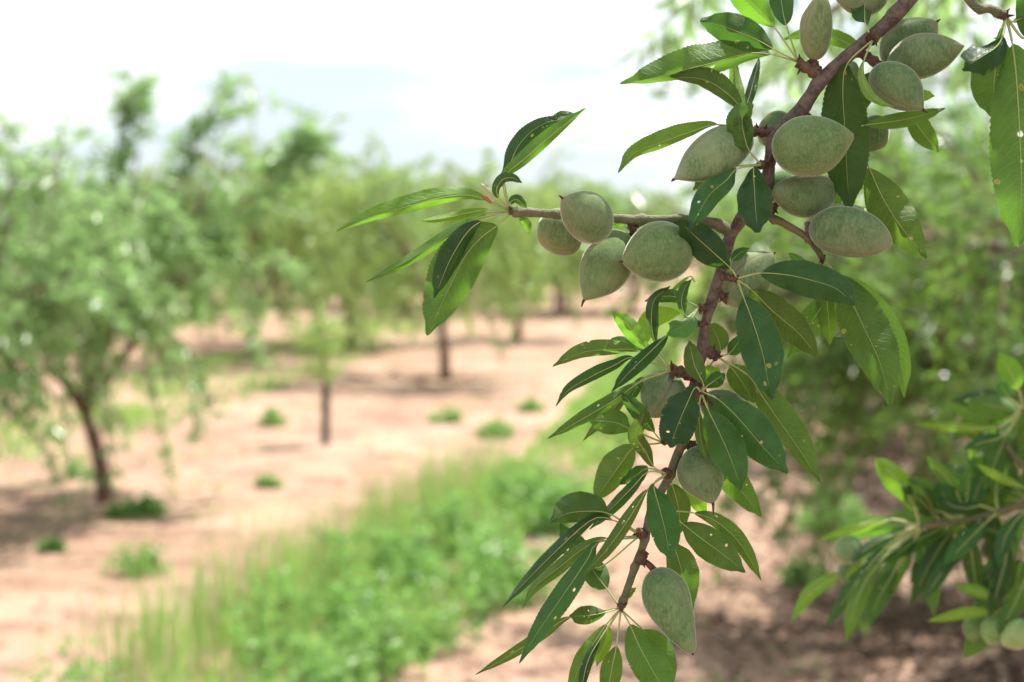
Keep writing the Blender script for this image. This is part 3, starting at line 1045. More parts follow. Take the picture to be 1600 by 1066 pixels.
def spur(parent, a, b, r=6, d=D0, mat=None, seed=0):
    """short knobbly fruiting spur between two pixel points"""
    rnd = random.Random(seed)
    P = spline(stem_pts([a, b], d), 10)
    k = d * PXM
    V, Fs = tube(P, lambda t: k * r * (1 + .22 * math.sin(t * 21) * (0.5 + .5 * t)) * (1.08 - .15 * t), 12)
    for i in range(len(V) ):
        V[i] = V[i] + Vector((noise.noise(V[i] * 500), noise.noise(V[i] * 500 + Vector((9, 0, 0))), noise.noise(V[i] * 500 + Vector((0, 9, 0))))) * k * 1.6
    o = mesh_obj('spur', V, Fs, mat or M_SPUR)
    rebase(o, parent)
    # bud scales
    for s_ in range(3):
        q = P[rnd.randrange(5, 11)]
        dr = Vector((rnd.uniform(-1, 1), rnd.uniform(-1, .3), rnd.uniform(-1, 1))).normalized()
        v_, f_ = tube([q, q + dr * k * r * 1.2, q + dr * k * r * 1.9], lambda t: k * (3.4 - 3.0 * t), 6)
        b_ = mesh_obj('bud_scale', v_, f_, M_TIP)
        b_.data.transform(Matrix.Translation(-Vector(parent.location)))
        b_.parent = o
    return o

BR = root('almond_branch', at(1420, 0, D0), 'long fruiting almond branch hanging from the top right, with serrated leaves and side twigs', 'branch')
main, _ = stem('stem', BR, [(1500, -110, 2), (1420, 0), (1375, 46), (1322, 90), (1283, 127), (1250, 172), (1215, 207), (1203, 255), (1192, 300), (1163, 338), (1142, 370),
      (1127, 420, .2), (1112, 470, .4), (1101, 510, .5), (1097, 548, .5), (1085, 600, .8), (1076, 655, .8), (1067, 690, .7)],
      12.8, 7.0, M_STEM, knots=[(.20, .28), (.37, .3), (.42, .4), (.50, .2), (.62, .45), (.68, .3), (.76, .4), (.85, .35), (.93, .5)], seed=3)
low_, _ = stem('twig', BR, [(1070, 678, .75), (1067, 690, .7), (1058, 712, .6), (1044, 748, .4), (1018, 796, .2), (1007, 845), (988, 898), (972, 946)],
      7.6, 5.6, M_TWIG, knots=[(.05, .5), (.24, .4), (.42, .3), (.62, .5), (.78, .4), (.97, .5)], seed=4)
tw1, _ = stem('twig', BR, [(1142, 366), (1120, 350), (1062, 344), (1000, 344), (940, 340), (870, 335), (800, 331)], 9, 6.5, M_TWIG,
              knots=[(.06, .35), (.25, .3), (.42, .5), (.80, .25), (.92, .3), (.98, .5)], seed=5)
tw2, _ = stem('twig', BR, [(1203, 262, .3), (1203, 300, .8), (1200, 334, .6), (1222, 348, .4), (1250, 364, .4), (1268, 378, .3), (1284, 402, .6)], 8, 5, M_TWIG,
              knots=[(.48, .4), (.8, .5)], seed=6)
SP = [((1285, 122), (1246, 97), 9), ((1283, 118), (1268, 92), 7), ((1248, 176), (1262, 178), 7), ((1218, 208, .3), (1178, 205, .6), 9), ((1203, 258), (1188, 258, -.6), 7),
      ((1370, 50), (1362, 62, -1), 9), ((1340, 80), (1378, 104, .4), 8), ((1200, 334, .6), (1210, 322, .8), 7), ((1262, 368, .4), (1280, 372, .3), 9),
      ((1128, 432), (1152, 436, -.4), 6), ((1118, 450, .2), (1132, 466, .8), 6), ((1108, 482, .4), (1092, 480, .2), 6), ((1105, 505, .4), (1086, 506, .1), 5), ((1098, 545, .5), (1120, 557, .8), 9),
      ((1088, 590, .8), (1050, 577, 0), 9), ((1083, 607, .8), (1095, 614, -1), 6), ((1068, 680, .8), (1036, 692, .2), 5), ((1068, 692, .8), (1082, 698, .6), 8), ((1046, 742, .4), (1040, 738, -.4), 7),
      ((1008, 835), (996, 832, -.2), 8), ((1005, 862), (1001, 880, -.3), 8), ((975, 938), (969, 950), 7), ((1003, 344), (990, 352, .4), 7), ((808, 331), (797, 330), 7), ((1283, 400, .6), (1286, 407, .6), 5),
      ((985, 345), (992, 372, .4), 6), ((1096, 600, .8), (1104, 628, 1.6), 5)]
for i, (a_, b_, r_) in enumerate(SP):
    spur(BR, a_, b_, r_, seed=i)

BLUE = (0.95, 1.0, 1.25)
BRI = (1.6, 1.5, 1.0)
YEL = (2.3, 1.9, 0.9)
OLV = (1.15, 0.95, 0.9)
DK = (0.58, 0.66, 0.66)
L = []
def lf(px, l, r, kind='u', zt=0, z0=0, sgn=1, style='mid', color=(1, 1, 1), pet=1.45, mat=None, w=None):
    L.append((px, l, r, kind, zt, z0, sgn, style, color, pet, mat, w))
# --- top left fan
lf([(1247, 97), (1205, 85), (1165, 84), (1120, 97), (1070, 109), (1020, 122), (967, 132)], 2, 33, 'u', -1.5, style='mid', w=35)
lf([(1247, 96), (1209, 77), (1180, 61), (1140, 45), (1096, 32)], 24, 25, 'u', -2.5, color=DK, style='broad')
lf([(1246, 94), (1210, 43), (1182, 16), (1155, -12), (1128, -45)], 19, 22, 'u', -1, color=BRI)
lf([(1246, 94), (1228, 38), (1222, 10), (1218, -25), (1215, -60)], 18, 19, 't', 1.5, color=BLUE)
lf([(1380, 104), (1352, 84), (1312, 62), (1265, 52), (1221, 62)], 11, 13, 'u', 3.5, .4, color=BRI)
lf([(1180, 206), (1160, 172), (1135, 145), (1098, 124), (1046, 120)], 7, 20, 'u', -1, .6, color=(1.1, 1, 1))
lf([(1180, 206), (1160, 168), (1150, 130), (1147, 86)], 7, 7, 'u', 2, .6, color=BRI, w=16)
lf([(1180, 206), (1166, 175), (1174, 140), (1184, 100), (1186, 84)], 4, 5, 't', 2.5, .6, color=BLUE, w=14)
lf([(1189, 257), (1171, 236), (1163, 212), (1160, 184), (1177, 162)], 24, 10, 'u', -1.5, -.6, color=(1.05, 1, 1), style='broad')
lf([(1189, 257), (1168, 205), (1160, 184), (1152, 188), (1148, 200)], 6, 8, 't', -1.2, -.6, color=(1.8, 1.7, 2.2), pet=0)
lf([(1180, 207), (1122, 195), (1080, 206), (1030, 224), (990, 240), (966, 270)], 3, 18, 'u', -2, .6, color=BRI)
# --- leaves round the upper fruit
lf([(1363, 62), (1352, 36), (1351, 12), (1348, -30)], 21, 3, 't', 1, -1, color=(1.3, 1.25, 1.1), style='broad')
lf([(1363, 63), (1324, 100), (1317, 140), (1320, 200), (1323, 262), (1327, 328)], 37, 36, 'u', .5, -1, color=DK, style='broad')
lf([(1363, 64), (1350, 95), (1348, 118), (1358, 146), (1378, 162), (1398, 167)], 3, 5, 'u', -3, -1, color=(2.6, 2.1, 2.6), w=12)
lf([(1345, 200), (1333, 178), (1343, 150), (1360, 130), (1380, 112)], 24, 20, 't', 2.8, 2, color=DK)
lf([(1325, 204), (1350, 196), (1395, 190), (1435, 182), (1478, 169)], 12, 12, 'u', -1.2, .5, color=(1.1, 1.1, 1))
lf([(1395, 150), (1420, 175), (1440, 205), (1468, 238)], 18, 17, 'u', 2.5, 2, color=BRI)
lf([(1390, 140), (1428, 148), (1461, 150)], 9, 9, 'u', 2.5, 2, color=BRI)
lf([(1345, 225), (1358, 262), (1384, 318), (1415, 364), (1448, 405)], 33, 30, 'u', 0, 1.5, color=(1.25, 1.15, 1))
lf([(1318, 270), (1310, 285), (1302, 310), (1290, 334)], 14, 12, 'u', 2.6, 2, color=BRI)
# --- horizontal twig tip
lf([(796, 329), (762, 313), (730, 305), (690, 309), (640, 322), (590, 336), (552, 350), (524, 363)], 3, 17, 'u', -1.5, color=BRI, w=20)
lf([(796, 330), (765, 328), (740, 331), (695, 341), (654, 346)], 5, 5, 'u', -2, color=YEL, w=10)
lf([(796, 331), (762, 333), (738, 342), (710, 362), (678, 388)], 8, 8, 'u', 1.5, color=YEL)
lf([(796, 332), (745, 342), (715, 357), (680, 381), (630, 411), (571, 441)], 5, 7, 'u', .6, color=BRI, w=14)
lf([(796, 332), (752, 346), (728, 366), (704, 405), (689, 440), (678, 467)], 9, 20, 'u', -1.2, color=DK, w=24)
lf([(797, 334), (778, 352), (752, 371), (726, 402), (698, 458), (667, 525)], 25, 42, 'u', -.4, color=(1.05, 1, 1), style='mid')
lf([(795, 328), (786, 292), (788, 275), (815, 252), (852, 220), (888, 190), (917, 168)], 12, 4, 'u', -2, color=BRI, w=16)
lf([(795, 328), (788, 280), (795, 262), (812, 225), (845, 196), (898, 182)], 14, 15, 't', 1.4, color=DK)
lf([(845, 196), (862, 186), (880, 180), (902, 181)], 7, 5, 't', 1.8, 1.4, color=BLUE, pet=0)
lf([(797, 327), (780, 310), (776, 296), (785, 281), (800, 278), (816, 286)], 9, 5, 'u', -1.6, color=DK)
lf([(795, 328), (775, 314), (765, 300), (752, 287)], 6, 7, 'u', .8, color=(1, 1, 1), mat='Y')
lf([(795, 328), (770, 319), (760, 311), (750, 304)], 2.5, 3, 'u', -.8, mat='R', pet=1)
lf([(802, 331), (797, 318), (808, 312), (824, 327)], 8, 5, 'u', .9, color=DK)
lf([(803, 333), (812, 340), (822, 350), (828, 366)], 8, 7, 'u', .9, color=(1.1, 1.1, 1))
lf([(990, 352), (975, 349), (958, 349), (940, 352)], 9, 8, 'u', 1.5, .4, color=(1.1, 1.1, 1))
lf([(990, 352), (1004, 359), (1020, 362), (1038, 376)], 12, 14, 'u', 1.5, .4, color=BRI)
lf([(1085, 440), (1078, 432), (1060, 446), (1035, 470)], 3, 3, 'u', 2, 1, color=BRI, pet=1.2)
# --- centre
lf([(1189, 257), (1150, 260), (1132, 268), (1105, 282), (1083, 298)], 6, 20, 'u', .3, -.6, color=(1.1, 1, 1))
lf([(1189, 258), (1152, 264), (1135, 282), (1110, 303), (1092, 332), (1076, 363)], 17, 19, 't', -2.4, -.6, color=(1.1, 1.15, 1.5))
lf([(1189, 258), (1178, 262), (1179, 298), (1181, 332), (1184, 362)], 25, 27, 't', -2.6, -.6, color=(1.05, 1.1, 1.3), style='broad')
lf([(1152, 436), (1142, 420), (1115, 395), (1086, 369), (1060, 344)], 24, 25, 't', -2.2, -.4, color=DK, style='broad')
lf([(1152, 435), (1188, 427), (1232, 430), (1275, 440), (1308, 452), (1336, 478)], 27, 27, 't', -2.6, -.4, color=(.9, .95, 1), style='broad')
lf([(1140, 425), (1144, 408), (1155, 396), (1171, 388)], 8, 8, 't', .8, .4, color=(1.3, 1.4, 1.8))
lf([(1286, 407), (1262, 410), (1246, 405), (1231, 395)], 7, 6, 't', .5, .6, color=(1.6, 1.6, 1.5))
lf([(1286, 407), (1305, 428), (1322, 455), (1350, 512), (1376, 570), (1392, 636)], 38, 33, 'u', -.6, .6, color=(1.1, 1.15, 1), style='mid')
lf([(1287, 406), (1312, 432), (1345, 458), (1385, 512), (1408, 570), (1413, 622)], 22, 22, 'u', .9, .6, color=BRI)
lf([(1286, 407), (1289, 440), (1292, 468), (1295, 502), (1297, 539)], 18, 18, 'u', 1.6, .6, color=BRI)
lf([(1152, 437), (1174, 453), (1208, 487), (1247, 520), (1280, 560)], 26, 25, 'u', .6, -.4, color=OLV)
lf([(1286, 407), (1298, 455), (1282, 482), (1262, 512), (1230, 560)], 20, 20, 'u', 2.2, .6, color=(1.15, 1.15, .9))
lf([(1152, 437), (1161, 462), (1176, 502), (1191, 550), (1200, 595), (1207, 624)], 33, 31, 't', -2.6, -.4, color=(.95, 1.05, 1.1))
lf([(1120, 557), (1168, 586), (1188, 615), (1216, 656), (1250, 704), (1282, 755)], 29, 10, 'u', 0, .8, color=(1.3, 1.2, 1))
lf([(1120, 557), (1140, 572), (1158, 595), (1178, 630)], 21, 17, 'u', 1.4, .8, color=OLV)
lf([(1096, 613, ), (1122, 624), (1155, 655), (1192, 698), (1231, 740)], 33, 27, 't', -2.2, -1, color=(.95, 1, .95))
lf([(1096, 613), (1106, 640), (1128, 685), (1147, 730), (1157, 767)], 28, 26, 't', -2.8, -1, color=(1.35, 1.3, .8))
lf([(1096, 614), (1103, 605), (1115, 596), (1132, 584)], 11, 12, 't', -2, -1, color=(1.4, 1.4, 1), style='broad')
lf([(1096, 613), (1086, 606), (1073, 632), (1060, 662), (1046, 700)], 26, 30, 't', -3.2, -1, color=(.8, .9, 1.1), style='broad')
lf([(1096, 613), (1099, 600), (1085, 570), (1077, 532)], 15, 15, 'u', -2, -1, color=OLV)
lf([(1092, 480), (1084, 492), (1070, 508), (1043, 520)], 17, 13, 't', -2.4, .2, color=(2.6, 2.4, 3.0))
lf([(1092, 480), (1074, 496), (1065, 475), (1069, 452), (1081, 436)], 6, 5, 't', -2, .2, color=(1.1, 1.2, 1.2), w=13)
lf([(1092, 480), (1075, 472), (1050, 463), (1028, 465), (1007, 471)], 9, 11, 'u', 1, .2, color=DK)
lf([(1048, 577), (1025, 538), (1018, 502), (1023, 468), (1048, 447)], 5, 7, 't', -1.4, 0, color=(1, 1.05, 1), w=16)
lf([(1048, 577), (1010, 535), (1012, 510), (1030, 495), (1066, 490)], 18, 14, 'u', 2, 0, color=YEL)
lf([(1048, 577), (1010, 545), (994, 525), (976, 503), (956, 488)], 14, 14, 'u', -.6, 0, color=BRI, style='broad')
lf([(1048, 577), (998, 549), (960, 546), (910, 551), (863, 573)], 4, 16, 'u', -1.2, 0, color=(1.4, 1.15, 1))
lf([(1048, 577), (1008, 550), (990, 541), (968, 532), (947, 534)], 6, 8, 't', 1, 0, color=(1.6, 1.9, 2.6))
lf([(1048, 578), (990, 559), (960, 571), (925, 588), (888, 610), (868, 636)], 4, 12, 'u', -1.4, 0, color=DK)
lf([(1092, 481), (1046, 521), (1018, 548), (985, 580), (955, 613)], 11, 9, 't', -2.8, .2, color=(.9, 1.1, 1.05), w=15)
lf([(1048, 579), (1002, 596), (962, 624), (910, 655), (855, 686)], 5, 13, 'u', -1.8, 0, color=(1.25, 1.15, .9))
lf([(1048, 579), (990, 602), (958, 640), (930, 668), (911, 689)], 9, 8, 'u', .8, 0, color=OLV)
lf([(1048, 579), (1006, 590), (990, 614), (978, 634)], 8, 7, 'u', 1, 0, color=DK)
lf([(1036, 692), (986, 671), (960, 660), (920, 657)], 19, 21, 'u', -.8, .2, color=(.85, .85, .8), style='broad')
lf([(1036, 692), (1022, 676), (1002, 650), (985, 630), (970, 612)], 11, 13, 'u', -1.6, .2, color=DK)
lf([(1040, 740), (1022, 730), (1008, 705), (993, 680), (1003, 655), (1011, 633)], 12, 12, 'u', -2.4, -.4, color=OLV)
lf([(1036, 692), (992, 699), (972, 722), (952, 750), (928, 784)], 15, 27, 'u', .8, .2, color=(1.15, 1.05, 1))
lf([(996, 832), (952, 803), (915, 799), (885, 803), (860, 816)], 6, 30, 'u', -1.6, -.2, color=(.85, .85, .85), w=33)
lf([(1040, 740), (1012, 738), (988, 762), (955, 795), (920, 828)], 8, 7, 't', .6, -.4, color=(.9, 1, 1), w=13)
lf([(1040, 740), (1012, 732), (992, 744), (968, 757)], 13, 12, 't', 1.2, -.4, color=(1.2, 1.3, 1.5))
lf([(1040, 742), (1012, 765), (988, 802), (955, 850), (911, 900)], 8, 9, 'u', -2.2, -.4, color=OLV, w=14)
lf([(1040, 741), (1022, 757), (1030, 792), (1040, 832), (1047, 874)], 24, 22, 't', -3, -.4, color=(1.1, 1.25, .85), style='broad')
lf([(1046, 742), (1050, 757), (1060, 792), (1064, 832)], 19, 17, 'u', 1, .4, color=OLV)
lf([(1082, 698), (1072, 732), (1085, 770), (1104, 812)], 16, 15, 'u', 2.2, .6, color=YEL)
lf([(1104, 628), (1118, 700), (1140, 742), (1162, 772), (1190, 808)], 22, 22, 'u', 1.6, 1, color=(1.1, 1.15, .9))
lf([(1046, 800, ), (1066, 818), (1098, 843), (1132, 868), (1165, 895)], 25, 24, 'u', -.6, .2, color=(.85, .85, .8))
lf([(1046, 798), (1085, 802), (1122, 817), (1158, 852), (1190, 908)], 15, 9, 'u', .6, .2, color=(1.35, 1.25, 1))
lf([(1046, 800), (1052, 846), (1064, 888), (1082, 955)], 26, 19, 'u', 1.2, .2, color=(1.15, 1.1, .9))
lf([(996, 834), (958, 813), (925, 812), (870, 860), (825, 905), (784, 950)], 8, 9, 't', -2.4, -.2, color=(1, 1.1, 1.35), w=14)
lf([(997, 838), (948, 841), (915, 855), (872, 888), (835, 918), (815, 952)], 8, 8, 'u', -.8, -.2, color=(1.2, 1, .9), w=15)
lf([(997, 840), (935, 848), (918, 874), (880, 930), (842, 985), (811, 1037)], 17, 17, 't', -3, -.2, color=(.95, 1.05, 1.1))
lf([(996, 840), (940, 885), (912, 880), (895, 850), (875, 818)], 20, 22, 'u', 1.2, -.2, color=DK)
lf([(969, 950), (948, 920), (928, 893), (914, 866)], 18, 20, 'u', .8, color=DK)
lf([(969, 950), (946, 957), (918, 962), (890, 963)], 12, 15, 'u', -1, color=(.9, .9, .8), style='broad')
lf([(969, 950), (892, 964), (852, 988), (800, 1022), (742, 1055)], 8, 9, 'u', .4, color=(1.3, 1.15, .95))
lf([(969, 952), (948, 975), (928, 1005), (906, 1042), (888, 1090)], 16, 13, 'u', -.8, color=(1.6, 1.4, .8))
lf([(969, 952), (938, 998), (918, 1035), (905, 1095)], 5, 6, 't', -1.6, color=DK, w=12)
lf([(969, 952), (952, 980), (942, 1010), (932, 1042)], 12, 11, 'u', 1.2, color=YEL)
lf([(970, 954), (963, 1010), (956, 1045), (946, 1100)], 16, 17, 'u', -1.2, color=(1.3, 1.25, .9))
lf([(971, 953), (984, 976), (1000, 1012), (1022, 1052), (1050, 1100)], 28, 26, 'u', -1.4, color=(.95, 1, .85), style='broad')
lf([(971, 953), (1004, 984), (1028, 1012), (1038, 1050), (1040, 1090)], 22, 20, 'u', .8, color=(1.25, 1.2, .9))
lf([(970, 947), (976, 936), (984, 926), (994, 918)], 6, 6, 'u', .8, color=OLV)
# behind the lower stem
lf([(1120, 557), (1126, 548), (1120, 525), (1104, 500)], 18, 16, 'u', 1.8, .8, color=(1.3, 1.1, .9))
lf([(1120, 557), (1110, 572), (1112, 586), (1114, 600)], 14, 14, 'u', 1.8, .8, color=YEL)
lf([(1120, 557), (1138, 553), (1150, 540), (1163, 520)], 11, 12, 'u', 1.4, .8, color=DK)
lf([(1096, 613), (1092, 640), (1095, 685), (1105, 722)], 8, 8, 'u', -1, -1, color=OLV)

NLIM = 104
for i, (px, l, r, kind, zt, z0, sgn, style, color, pet, mat, w_) in enumerate(L):
    m_ = {'Y': M_YOUNG, 'R': M_BUD, None: None}[mat]
    nm = 'bud' if mat == 'R' else 'leaf'
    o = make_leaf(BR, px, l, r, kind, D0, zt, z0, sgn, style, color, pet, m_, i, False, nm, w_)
    if mat == 'Y': o['label'] = 'small pale cream young leaf'
    if mat == 'R': o['label'] = 'tiny red bud scale'

# ------------------------------------------------------------------ almonds of the main branch
AG = 'green almonds on the fruiting branch'
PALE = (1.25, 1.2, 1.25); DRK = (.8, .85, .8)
A = [
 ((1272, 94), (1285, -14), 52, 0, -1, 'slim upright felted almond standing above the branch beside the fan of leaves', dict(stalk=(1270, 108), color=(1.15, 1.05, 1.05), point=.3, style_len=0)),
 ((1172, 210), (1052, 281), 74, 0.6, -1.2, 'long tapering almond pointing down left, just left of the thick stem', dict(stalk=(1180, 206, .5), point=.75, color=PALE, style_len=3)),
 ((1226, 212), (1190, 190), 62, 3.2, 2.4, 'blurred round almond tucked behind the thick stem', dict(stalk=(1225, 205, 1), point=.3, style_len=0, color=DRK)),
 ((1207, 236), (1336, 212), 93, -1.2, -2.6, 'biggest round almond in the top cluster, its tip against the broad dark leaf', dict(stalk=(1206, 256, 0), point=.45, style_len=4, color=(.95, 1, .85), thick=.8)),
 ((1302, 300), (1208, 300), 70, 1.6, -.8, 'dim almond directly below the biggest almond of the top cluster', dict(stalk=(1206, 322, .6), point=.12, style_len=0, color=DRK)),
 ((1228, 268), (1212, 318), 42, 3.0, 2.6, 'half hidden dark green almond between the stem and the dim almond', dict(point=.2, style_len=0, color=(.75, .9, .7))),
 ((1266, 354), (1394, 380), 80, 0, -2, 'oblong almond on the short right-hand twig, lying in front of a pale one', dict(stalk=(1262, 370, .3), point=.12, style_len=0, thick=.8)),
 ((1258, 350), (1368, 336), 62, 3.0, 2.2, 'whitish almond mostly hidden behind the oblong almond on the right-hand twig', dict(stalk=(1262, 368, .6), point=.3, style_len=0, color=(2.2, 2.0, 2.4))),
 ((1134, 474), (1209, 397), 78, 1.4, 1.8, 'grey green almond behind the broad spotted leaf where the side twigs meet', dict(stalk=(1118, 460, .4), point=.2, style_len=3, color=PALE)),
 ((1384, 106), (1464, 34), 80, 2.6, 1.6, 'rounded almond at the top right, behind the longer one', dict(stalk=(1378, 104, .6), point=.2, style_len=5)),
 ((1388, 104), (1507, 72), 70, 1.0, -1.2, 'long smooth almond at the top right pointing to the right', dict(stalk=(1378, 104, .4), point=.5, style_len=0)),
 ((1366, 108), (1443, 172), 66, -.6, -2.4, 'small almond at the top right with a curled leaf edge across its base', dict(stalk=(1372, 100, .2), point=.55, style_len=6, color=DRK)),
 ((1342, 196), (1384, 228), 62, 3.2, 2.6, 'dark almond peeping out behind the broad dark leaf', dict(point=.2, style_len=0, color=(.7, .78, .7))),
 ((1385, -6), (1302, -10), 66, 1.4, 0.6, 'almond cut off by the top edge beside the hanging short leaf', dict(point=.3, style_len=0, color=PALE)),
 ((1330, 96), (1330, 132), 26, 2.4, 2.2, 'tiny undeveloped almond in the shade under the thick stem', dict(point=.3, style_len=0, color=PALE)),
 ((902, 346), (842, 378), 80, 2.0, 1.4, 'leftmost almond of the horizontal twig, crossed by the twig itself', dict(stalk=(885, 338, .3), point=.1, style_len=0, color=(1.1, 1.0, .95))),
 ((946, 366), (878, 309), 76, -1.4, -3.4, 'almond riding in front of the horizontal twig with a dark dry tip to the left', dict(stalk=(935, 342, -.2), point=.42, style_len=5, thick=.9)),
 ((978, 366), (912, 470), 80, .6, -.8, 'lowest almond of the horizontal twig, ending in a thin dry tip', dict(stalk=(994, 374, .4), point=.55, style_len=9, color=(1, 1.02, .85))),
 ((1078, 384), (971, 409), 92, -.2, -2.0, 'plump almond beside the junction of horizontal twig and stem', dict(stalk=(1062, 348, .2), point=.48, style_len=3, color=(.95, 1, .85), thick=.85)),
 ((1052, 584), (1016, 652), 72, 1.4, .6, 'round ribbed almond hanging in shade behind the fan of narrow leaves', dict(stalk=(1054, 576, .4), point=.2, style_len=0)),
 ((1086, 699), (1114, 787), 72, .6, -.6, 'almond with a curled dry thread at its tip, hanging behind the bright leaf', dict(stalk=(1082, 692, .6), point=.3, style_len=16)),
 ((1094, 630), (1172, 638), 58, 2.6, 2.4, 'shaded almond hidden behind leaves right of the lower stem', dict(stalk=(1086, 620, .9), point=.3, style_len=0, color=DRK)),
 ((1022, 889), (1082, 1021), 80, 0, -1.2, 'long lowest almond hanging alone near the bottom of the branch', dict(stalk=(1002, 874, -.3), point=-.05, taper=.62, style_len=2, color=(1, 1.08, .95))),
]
for i, (b_, t_, w_, z_, zt_, lab, kw) in enumerate(A):
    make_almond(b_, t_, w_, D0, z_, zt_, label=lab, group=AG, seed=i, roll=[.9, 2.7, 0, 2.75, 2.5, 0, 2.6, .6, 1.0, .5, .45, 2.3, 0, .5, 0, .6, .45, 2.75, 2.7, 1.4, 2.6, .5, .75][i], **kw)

# ------------------------------------------------------------------ upper right spray
B2 = root('almond_branch', at(1515, -10, .78), 'short leafy almond twig at the upper right corner with three large hanging leaves', 'branch')
stem('stem', B2, [(1440, -120, 2), (1515, 0), (1548, 14), (1568, 23)], 7.5, 7, M_TWIG, .78, knots=[(.5, .3), (.8, .4), (.95, .5)], seed=9)
spur(B2, (1560, 20), (1572, 26), 8, .78, seed=51)
R2 = [
 ([(1572, 28), (1566, 58), (1556, 74), (1535, 88), (1506, 106)], 27, 18, 't', -2, DK, 'broad'),
 ([(1572, 28), (1564, 62), (1558, 90), (1553, 135), (1552, 184)], 34, 36, 'u', .6, (.95, .95, .9), 'broad'),
 ([(1573, 28), (1582, 70), (1588, 120), (1593, 200), (1596, 290), (1592, 386)], 44, 46, 'u', -1.2, (1.1, 1.1, 1), 'broad'),
 ([(1573, 28), (1600, 60), (1606, 20), (1604, -40)], 18, 14, 'u', -1, DK, 'mid'),
 ([(1573, 28), (1582, 34), (1590, 31), (1600, 28)], 4, 4, 'u', -.5, YEL, 'mid'),
 ([(1573, 28), (1566, 42), (1560, 58), (1552, 60)], 3, 3, 'u', -.5, YEL, 'mid'),
]
for i, (px, l, r, kd, zt, c, st_) in enumerate(R2):
    make_leaf(B2, px, l, r, kd, .78, zt, 0, 1, st_, c, 2.2, None, 300 + i)

# ------------------------------------------------------------------ lower right spray, farther and out of focus
DL = 1.24
B3 = root('almond_branch', at(1620, 770, DL), 'blurred leafy almond spray reaching in from the lower right edge', 'branch')
stem('stem', B3, [(1720, 740, 2), (1640, 775), (1560, 800), (1500, 815), (1436, 822)], 7, 5, M_TWIG, DL, knots=[(.4, .3), (.7, .3), (.95, .5)], seed=10)
stem('twig', B3, [(1640, 775), (1600, 730), (1570, 695)], 5, 4, M_TWIG, DL, seed=11)
stem('twig', B3, [(1640, 775, 2), (1625, 860, 2), (1590, 920, 2), (1560, 965, 2)], 5, 4, M_TWIG, DL, seed=12)
stem('twig', B3, [(1700, 700, 1), (1640, 660, 0), (1595, 640, 0)], 5, 4, M_TWIG, DL, seed=13)
R3 = [
 ([(1436, 822), (1428, 790), (1400, 750), (1367, 714)], 20, 17, 'u', -2, BRI), ([(1436, 822), (1392, 812), (1340, 826), (1280, 843)], 6, 9, 'u', -1, YEL),
 ([(1436, 823), (1320, 895), (1268, 925), (1236, 972)], 10, 12, 'u', 2, BRI), ([(1436, 824), (1390, 850), (1335, 915), (1290, 982)], 12, 13, 't', -2, (1, 1.1, 1.1)),
 ([(1437, 825), (1372, 880), (1338, 940), (1322, 1006)], 14, 12, 'u', -3, (1.2, 1.2, .9)), ([(1438, 825), (1400, 888), (1368, 945), (1357, 980)], 15, 16, 'u', 1, DK),
 ([(1438, 825), (1385, 860), (1350, 880), (1318, 905)], 10, 10, 'u', -1, YEL), ([(1440, 825), (1420, 860), (1400, 900), (1388, 940)], 10, 10, 'u', 1, BRI),
 ([(1440, 824), (1400, 835), (1365, 850), (1330, 880)], 9, 8, 't', -2, BLUE), ([(1538, 806), (1505, 845), (1468, 900), (1436, 946)], 10, 12, 't', -2, BLUE),
 ([(1560, 800), (1542, 815), (1505, 852), (1474, 882)], 13, 14, 't', -4, (1.2, 1.3, 1.3)), ([(1500, 815), (1500, 780), (1475, 742), (1446, 712)], 10, 11, 'u', 0, BRI),
 ([(1500, 815), (1510, 785), (1513, 755), (1519, 724)], 14, 13, 'u', 1, (1.3, 1.3, .9)), ([(1640, 775), (1600, 762), (1560, 745), (1524, 724)], 7, 7, 'u', -3, YEL),
 ([(1560, 800), (1556, 775), (1560, 735), (1566, 700)], 14, 14, 'u', 0, (1.2, 1.2, .9)), ([(1595, 640), (1560, 668), (1500, 668), (1427, 662)], 7, 8, 'u', -3, YEL),
 ([(1600, 642), (1592, 610), (1578, 580), (1561, 552)], 17, 18, 'u', -2, BRI), ([(1595, 640), (1570, 655), (1530, 650), (1480, 634)], 12, 10, 'u', 1, (1.3, 1.2, .8)),
 ([(1595, 640), (1578, 622), (1568, 610), (1560, 596)], 9, 10, 't', -2, (1.8, 2, 2)), ([(1595, 642), (1570, 680), (1540, 690), (1505, 700)], 12, 10, 't', -1, (1.2, 1.3, 1.3)),
 ([(1500, 815), (1515, 840), (1520, 880), (1530, 945)], 14, 14, 'u', 1, DK), ([(1560, 800), (1575, 850), (1562, 910), (1545, 966)], 14, 16, 'u', -1, DK),
 ([(1625, 860), (1605, 900), (1585, 945), (1560, 992)], 14, 16, 'u', -2, (.9, .9, .8)), ([(1590, 920), (1560, 955), (1510, 958), (1448, 971)], 8, 9, 'u', -1, YEL),
 ([(1590, 920), (1560, 940), (1530, 925), (1490, 915)], 10, 9, 'u', -1, BRI), ([(1640, 775), (1600, 800), (1570, 840), (1560, 890)], 12, 12, 't', -3, (.9, 1, 1)),
 ([(1560, 800), (1530, 790), (1500, 795), (1460, 775)], 9, 10, 't', -2, BLUE), ([(1500, 815), (1470, 800), (1440, 790), (1420, 775)], 9, 9, 't', 1, (1.2, 1.3, 1.3)),
]
for i, (px, l, r, kd, zt, c) in enumerate(R3):
    make_leaf(B3, px, l, r, kd, DL, zt, 0, 1, 'mid', tuple(1.05 * q for q in c), 2.0, None, 400 + i, True)
rnd = random.Random(99)
nodes = [(1436, 822), (1500, 815), (1560, 800), (1610, 785), (1590, 735), (1570, 695), (1600, 860), (1575, 940), (1595, 640), (1640, 660), (1470, 818)]
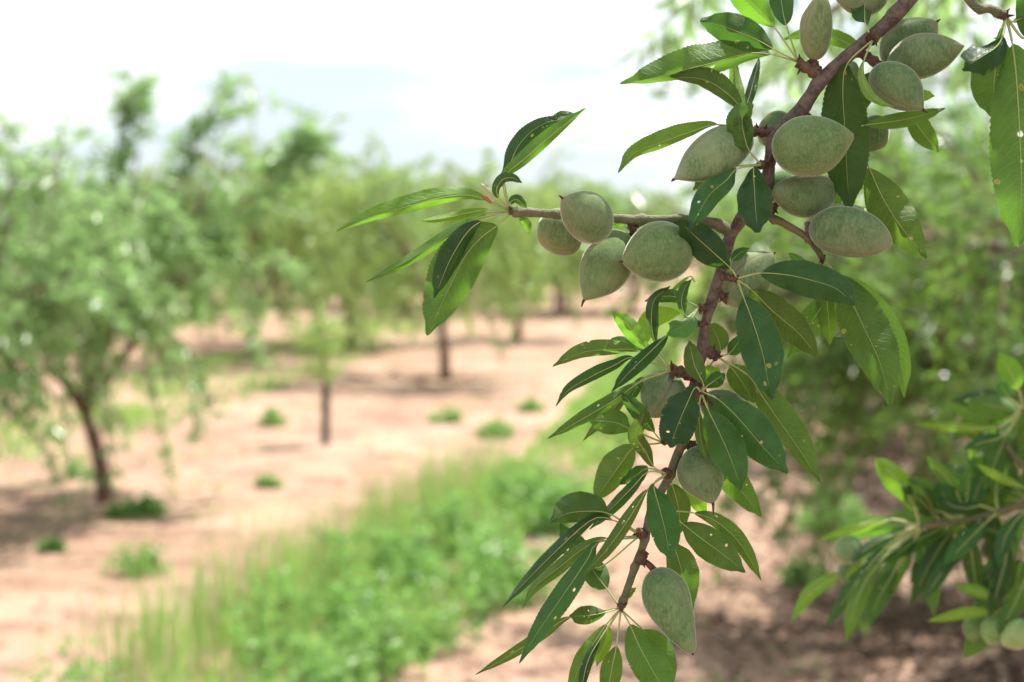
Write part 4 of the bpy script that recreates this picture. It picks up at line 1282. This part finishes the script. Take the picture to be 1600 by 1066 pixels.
for i in range(48):
    nx_, ny_ = nodes[i % len(nodes)]
    a = rnd.uniform(0.40 * math.pi, 1.40 * math.pi)      # mostly left and downward
    ln = rnd.uniform(90, 160)
    c0, s0 = math.cos(a), math.sin(a)
    sag = rnd.uniform(10, 40)
    px = [(nx_, ny_), (nx_ + c0 * 18, ny_ + s0 * 16), (nx_ + c0 * ln * .55, ny_ + s0 * ln * .5 + sag * .2), (nx_ + c0 * ln, ny_ + s0 * ln * .9 + sag)]
    make_leaf(B3, px, rnd.uniform(8, 22), rnd.uniform(10, 22), rnd.choice('uutt'), DL, rnd.uniform(-3, 7), 1.5, 1, 'mid', rnd.choice([(1, 1, 1), (1, 1, 1), BRI, YEL, (1.5, 1.6, 1.7), OLV, (1.2, 1.2, .9)]), 1.8, None, 500 + i, True)
AL = 'blurred almonds on the lower right spray'
for i, (b_, t_, w_, z_, lab, c) in enumerate([
  ((1345, 850), (1302, 868), 44, 0, 'pale blurred almond at the left end of the lower right spray', PALE),
  ((1335, 880), (1318, 912), 40, 2, 'dim blurred almond hanging below the pale one in the lower right spray', (1, 1, 1)),
  ((1532, 962), (1520, 1006), 44, 2, 'left of two small blurred almonds hanging at the bottom right corner', (1.2, 1.3, 1)),
  ((1560, 966), (1545, 1008), 42, 0, 'blurred almond overlapping another at the bottom right corner', (1.3, 1.4, 1)),
  ((1604, 975), (1566, 1008), 46, -1, 'sunlit blurred almond at the right edge of the photo near the bottom', (1.6, 1.6, 1.3)),
  ((1556, 672), (1548, 722), 48, 2, 'shaded blurred almond high in the lower right spray', DRK),
  ((1575, 850), (1532, 862), 46, 3, 'dark glossy looking almond deep inside the lower right spray', DRK)]):
    make_almond(b_, t_, w_, DL, z_, z_ - 1, label=lab, group=AL, seed=60 + i, color=c, point=.4, style_len=0)

# ------------------------------------------------------------------ the near tree that carries these branches (trunk and crown outside the frame)
rnd = random.Random(17)
NTREE = root('almond_tree', (1.15, 1.15, 0), 'near almond tree outside the right edge whose leaves shade the fruiting branch', 'tree')
tp = spline([Vector((1.15, 1.15, -.1)), Vector((1.12, 1.12, .5)), Vector((1.05, 1.1, .95))], 14)
v_, f_ = tube(tp, lambda t: .075 - .02 * t, 12)
rebase(mesh_obj('trunk', v_, f_, M_TRUNK), NTREE)
WV, WF, LV, LF = [], [], [], []
ends = [(.62, .92, 2.12), (.30, 1.15, 2.30), (.05, 1.05, 2.28), (1.3, 1.7, 2.4), (1.7, .9, 2.3), (.9, .5, 2.3), (.55, 1.5, 2.35)]
j0 = at(1500, -110, D0 + .02)
for e in ends:
    q = spline([Vector((1.05, 1.1, .93)), Vector((.95 * .6 + e[0] * .4 + .15, 1.1 * .5 + e[1] * .5, 1.75)), Vector(e)], 12)
    tube(q, lambda t: .036 - .024 * t, 8, WV, WF, False)
e0 = Vector((.62, .92, 2.12))
tube(spline([e0, e0.lerp(j0, .5) + Vector((.02, 0, .06)), j0 + (j0 - at(1420, 0, D0)).normalized() * .01], 10), lambda t: .012 - .0075 * t, 8, WV, WF, False)
q2 = at(1720, 740, DL + .02)
tube(spline([Vector((1.05, 1.1, .93)), Vector((.8, 1.15, 1.35)), q2], 10), lambda t: .014 - .009 * t, 8, WV, WF, False)
q3 = at(1440, -120, .80)
tube(spline([e0, e0.lerp(q3, .5) + Vector((-.02, -.02, .06)), q3], 10), lambda t: .012 - .0075 * t, 8, WV, WF, False)
def out_of_frame(p, m=0.06):
    v = p - CAM
    d = v.dot(FWD)
    if d < .05: return True
    x = v.dot(RT) / d * F; y = v.dot(UP) / d * F
    mm = m / d * F
    return y > 533 + mm or x > 800 + mm
k = 0
while k < 240:
    e = rnd.choice(ends)
    p = Vector((rnd.uniform(-.15, 1.9), rnd.uniform(.45, 1.9), rnd.uniform(1.9, 2.65)))
    if rnd.random() < .3: p = Vector((rnd.uniform(.55, 1.9), rnd.uniform(.6, 1.9), rnd.uniform(1.2, 2.2)))
    d = Vector((rnd.gauss(0, 1), rnd.gauss(0, 1), rnd.uniform(-.6, .8)))
    if not out_of_frame(p, .28): continue
    branchlet(WV, WF, LV, LF, p, d, rnd.uniform(.15, .26), .05, 22, rnd, .075, .004)
    k += 1
for (x0, y0, x1, y1, d_, n_) in [(1420, -150, 1190, 20, 2.7, 2), (1380, -120, 1090, -20, 2.9, 2), (1500, -160, 1235, 110, 2.5, 2), (1700, -140, 1520, 10, 2.3, 5), (1600, -140, 1440, 5, 2.6, 4)]:
    a_, b_ = at(x0, y0, d_), at(x1, y1, d_ + .1)
    pts = spline([a_, a_.lerp(b_, .5) + Vector((0, 0, .03)), b_], 10)
    tube(pts, lambda t: .006 - .004 * t, 6, WV, WF, False)
    tube(spline([e0, e0.lerp(a_, .5) + Vector((0, 0, .12)), a_], 10), lambda t: .012 - .006 * t, 6, WV, WF, False)
    for q_ in range(n_):
        t = rnd.uniform(.45, 1)
        branchlet(WV, WF, LV, LF, pts[min(10, int(t * 10))], (b_ - a_) * .4 + Vector((rnd.gauss(0, .3), rnd.gauss(0, .3), rnd.uniform(-.5, .2))), rnd.uniform(.12, .2), .08, 16, rnd, .07, .003)
rebase(mesh_obj('limb', WV, WF, M_TRUNK), NTREE)
rebase(mesh_obj('crown', LV, LF, M_FAR, None, False), NTREE)
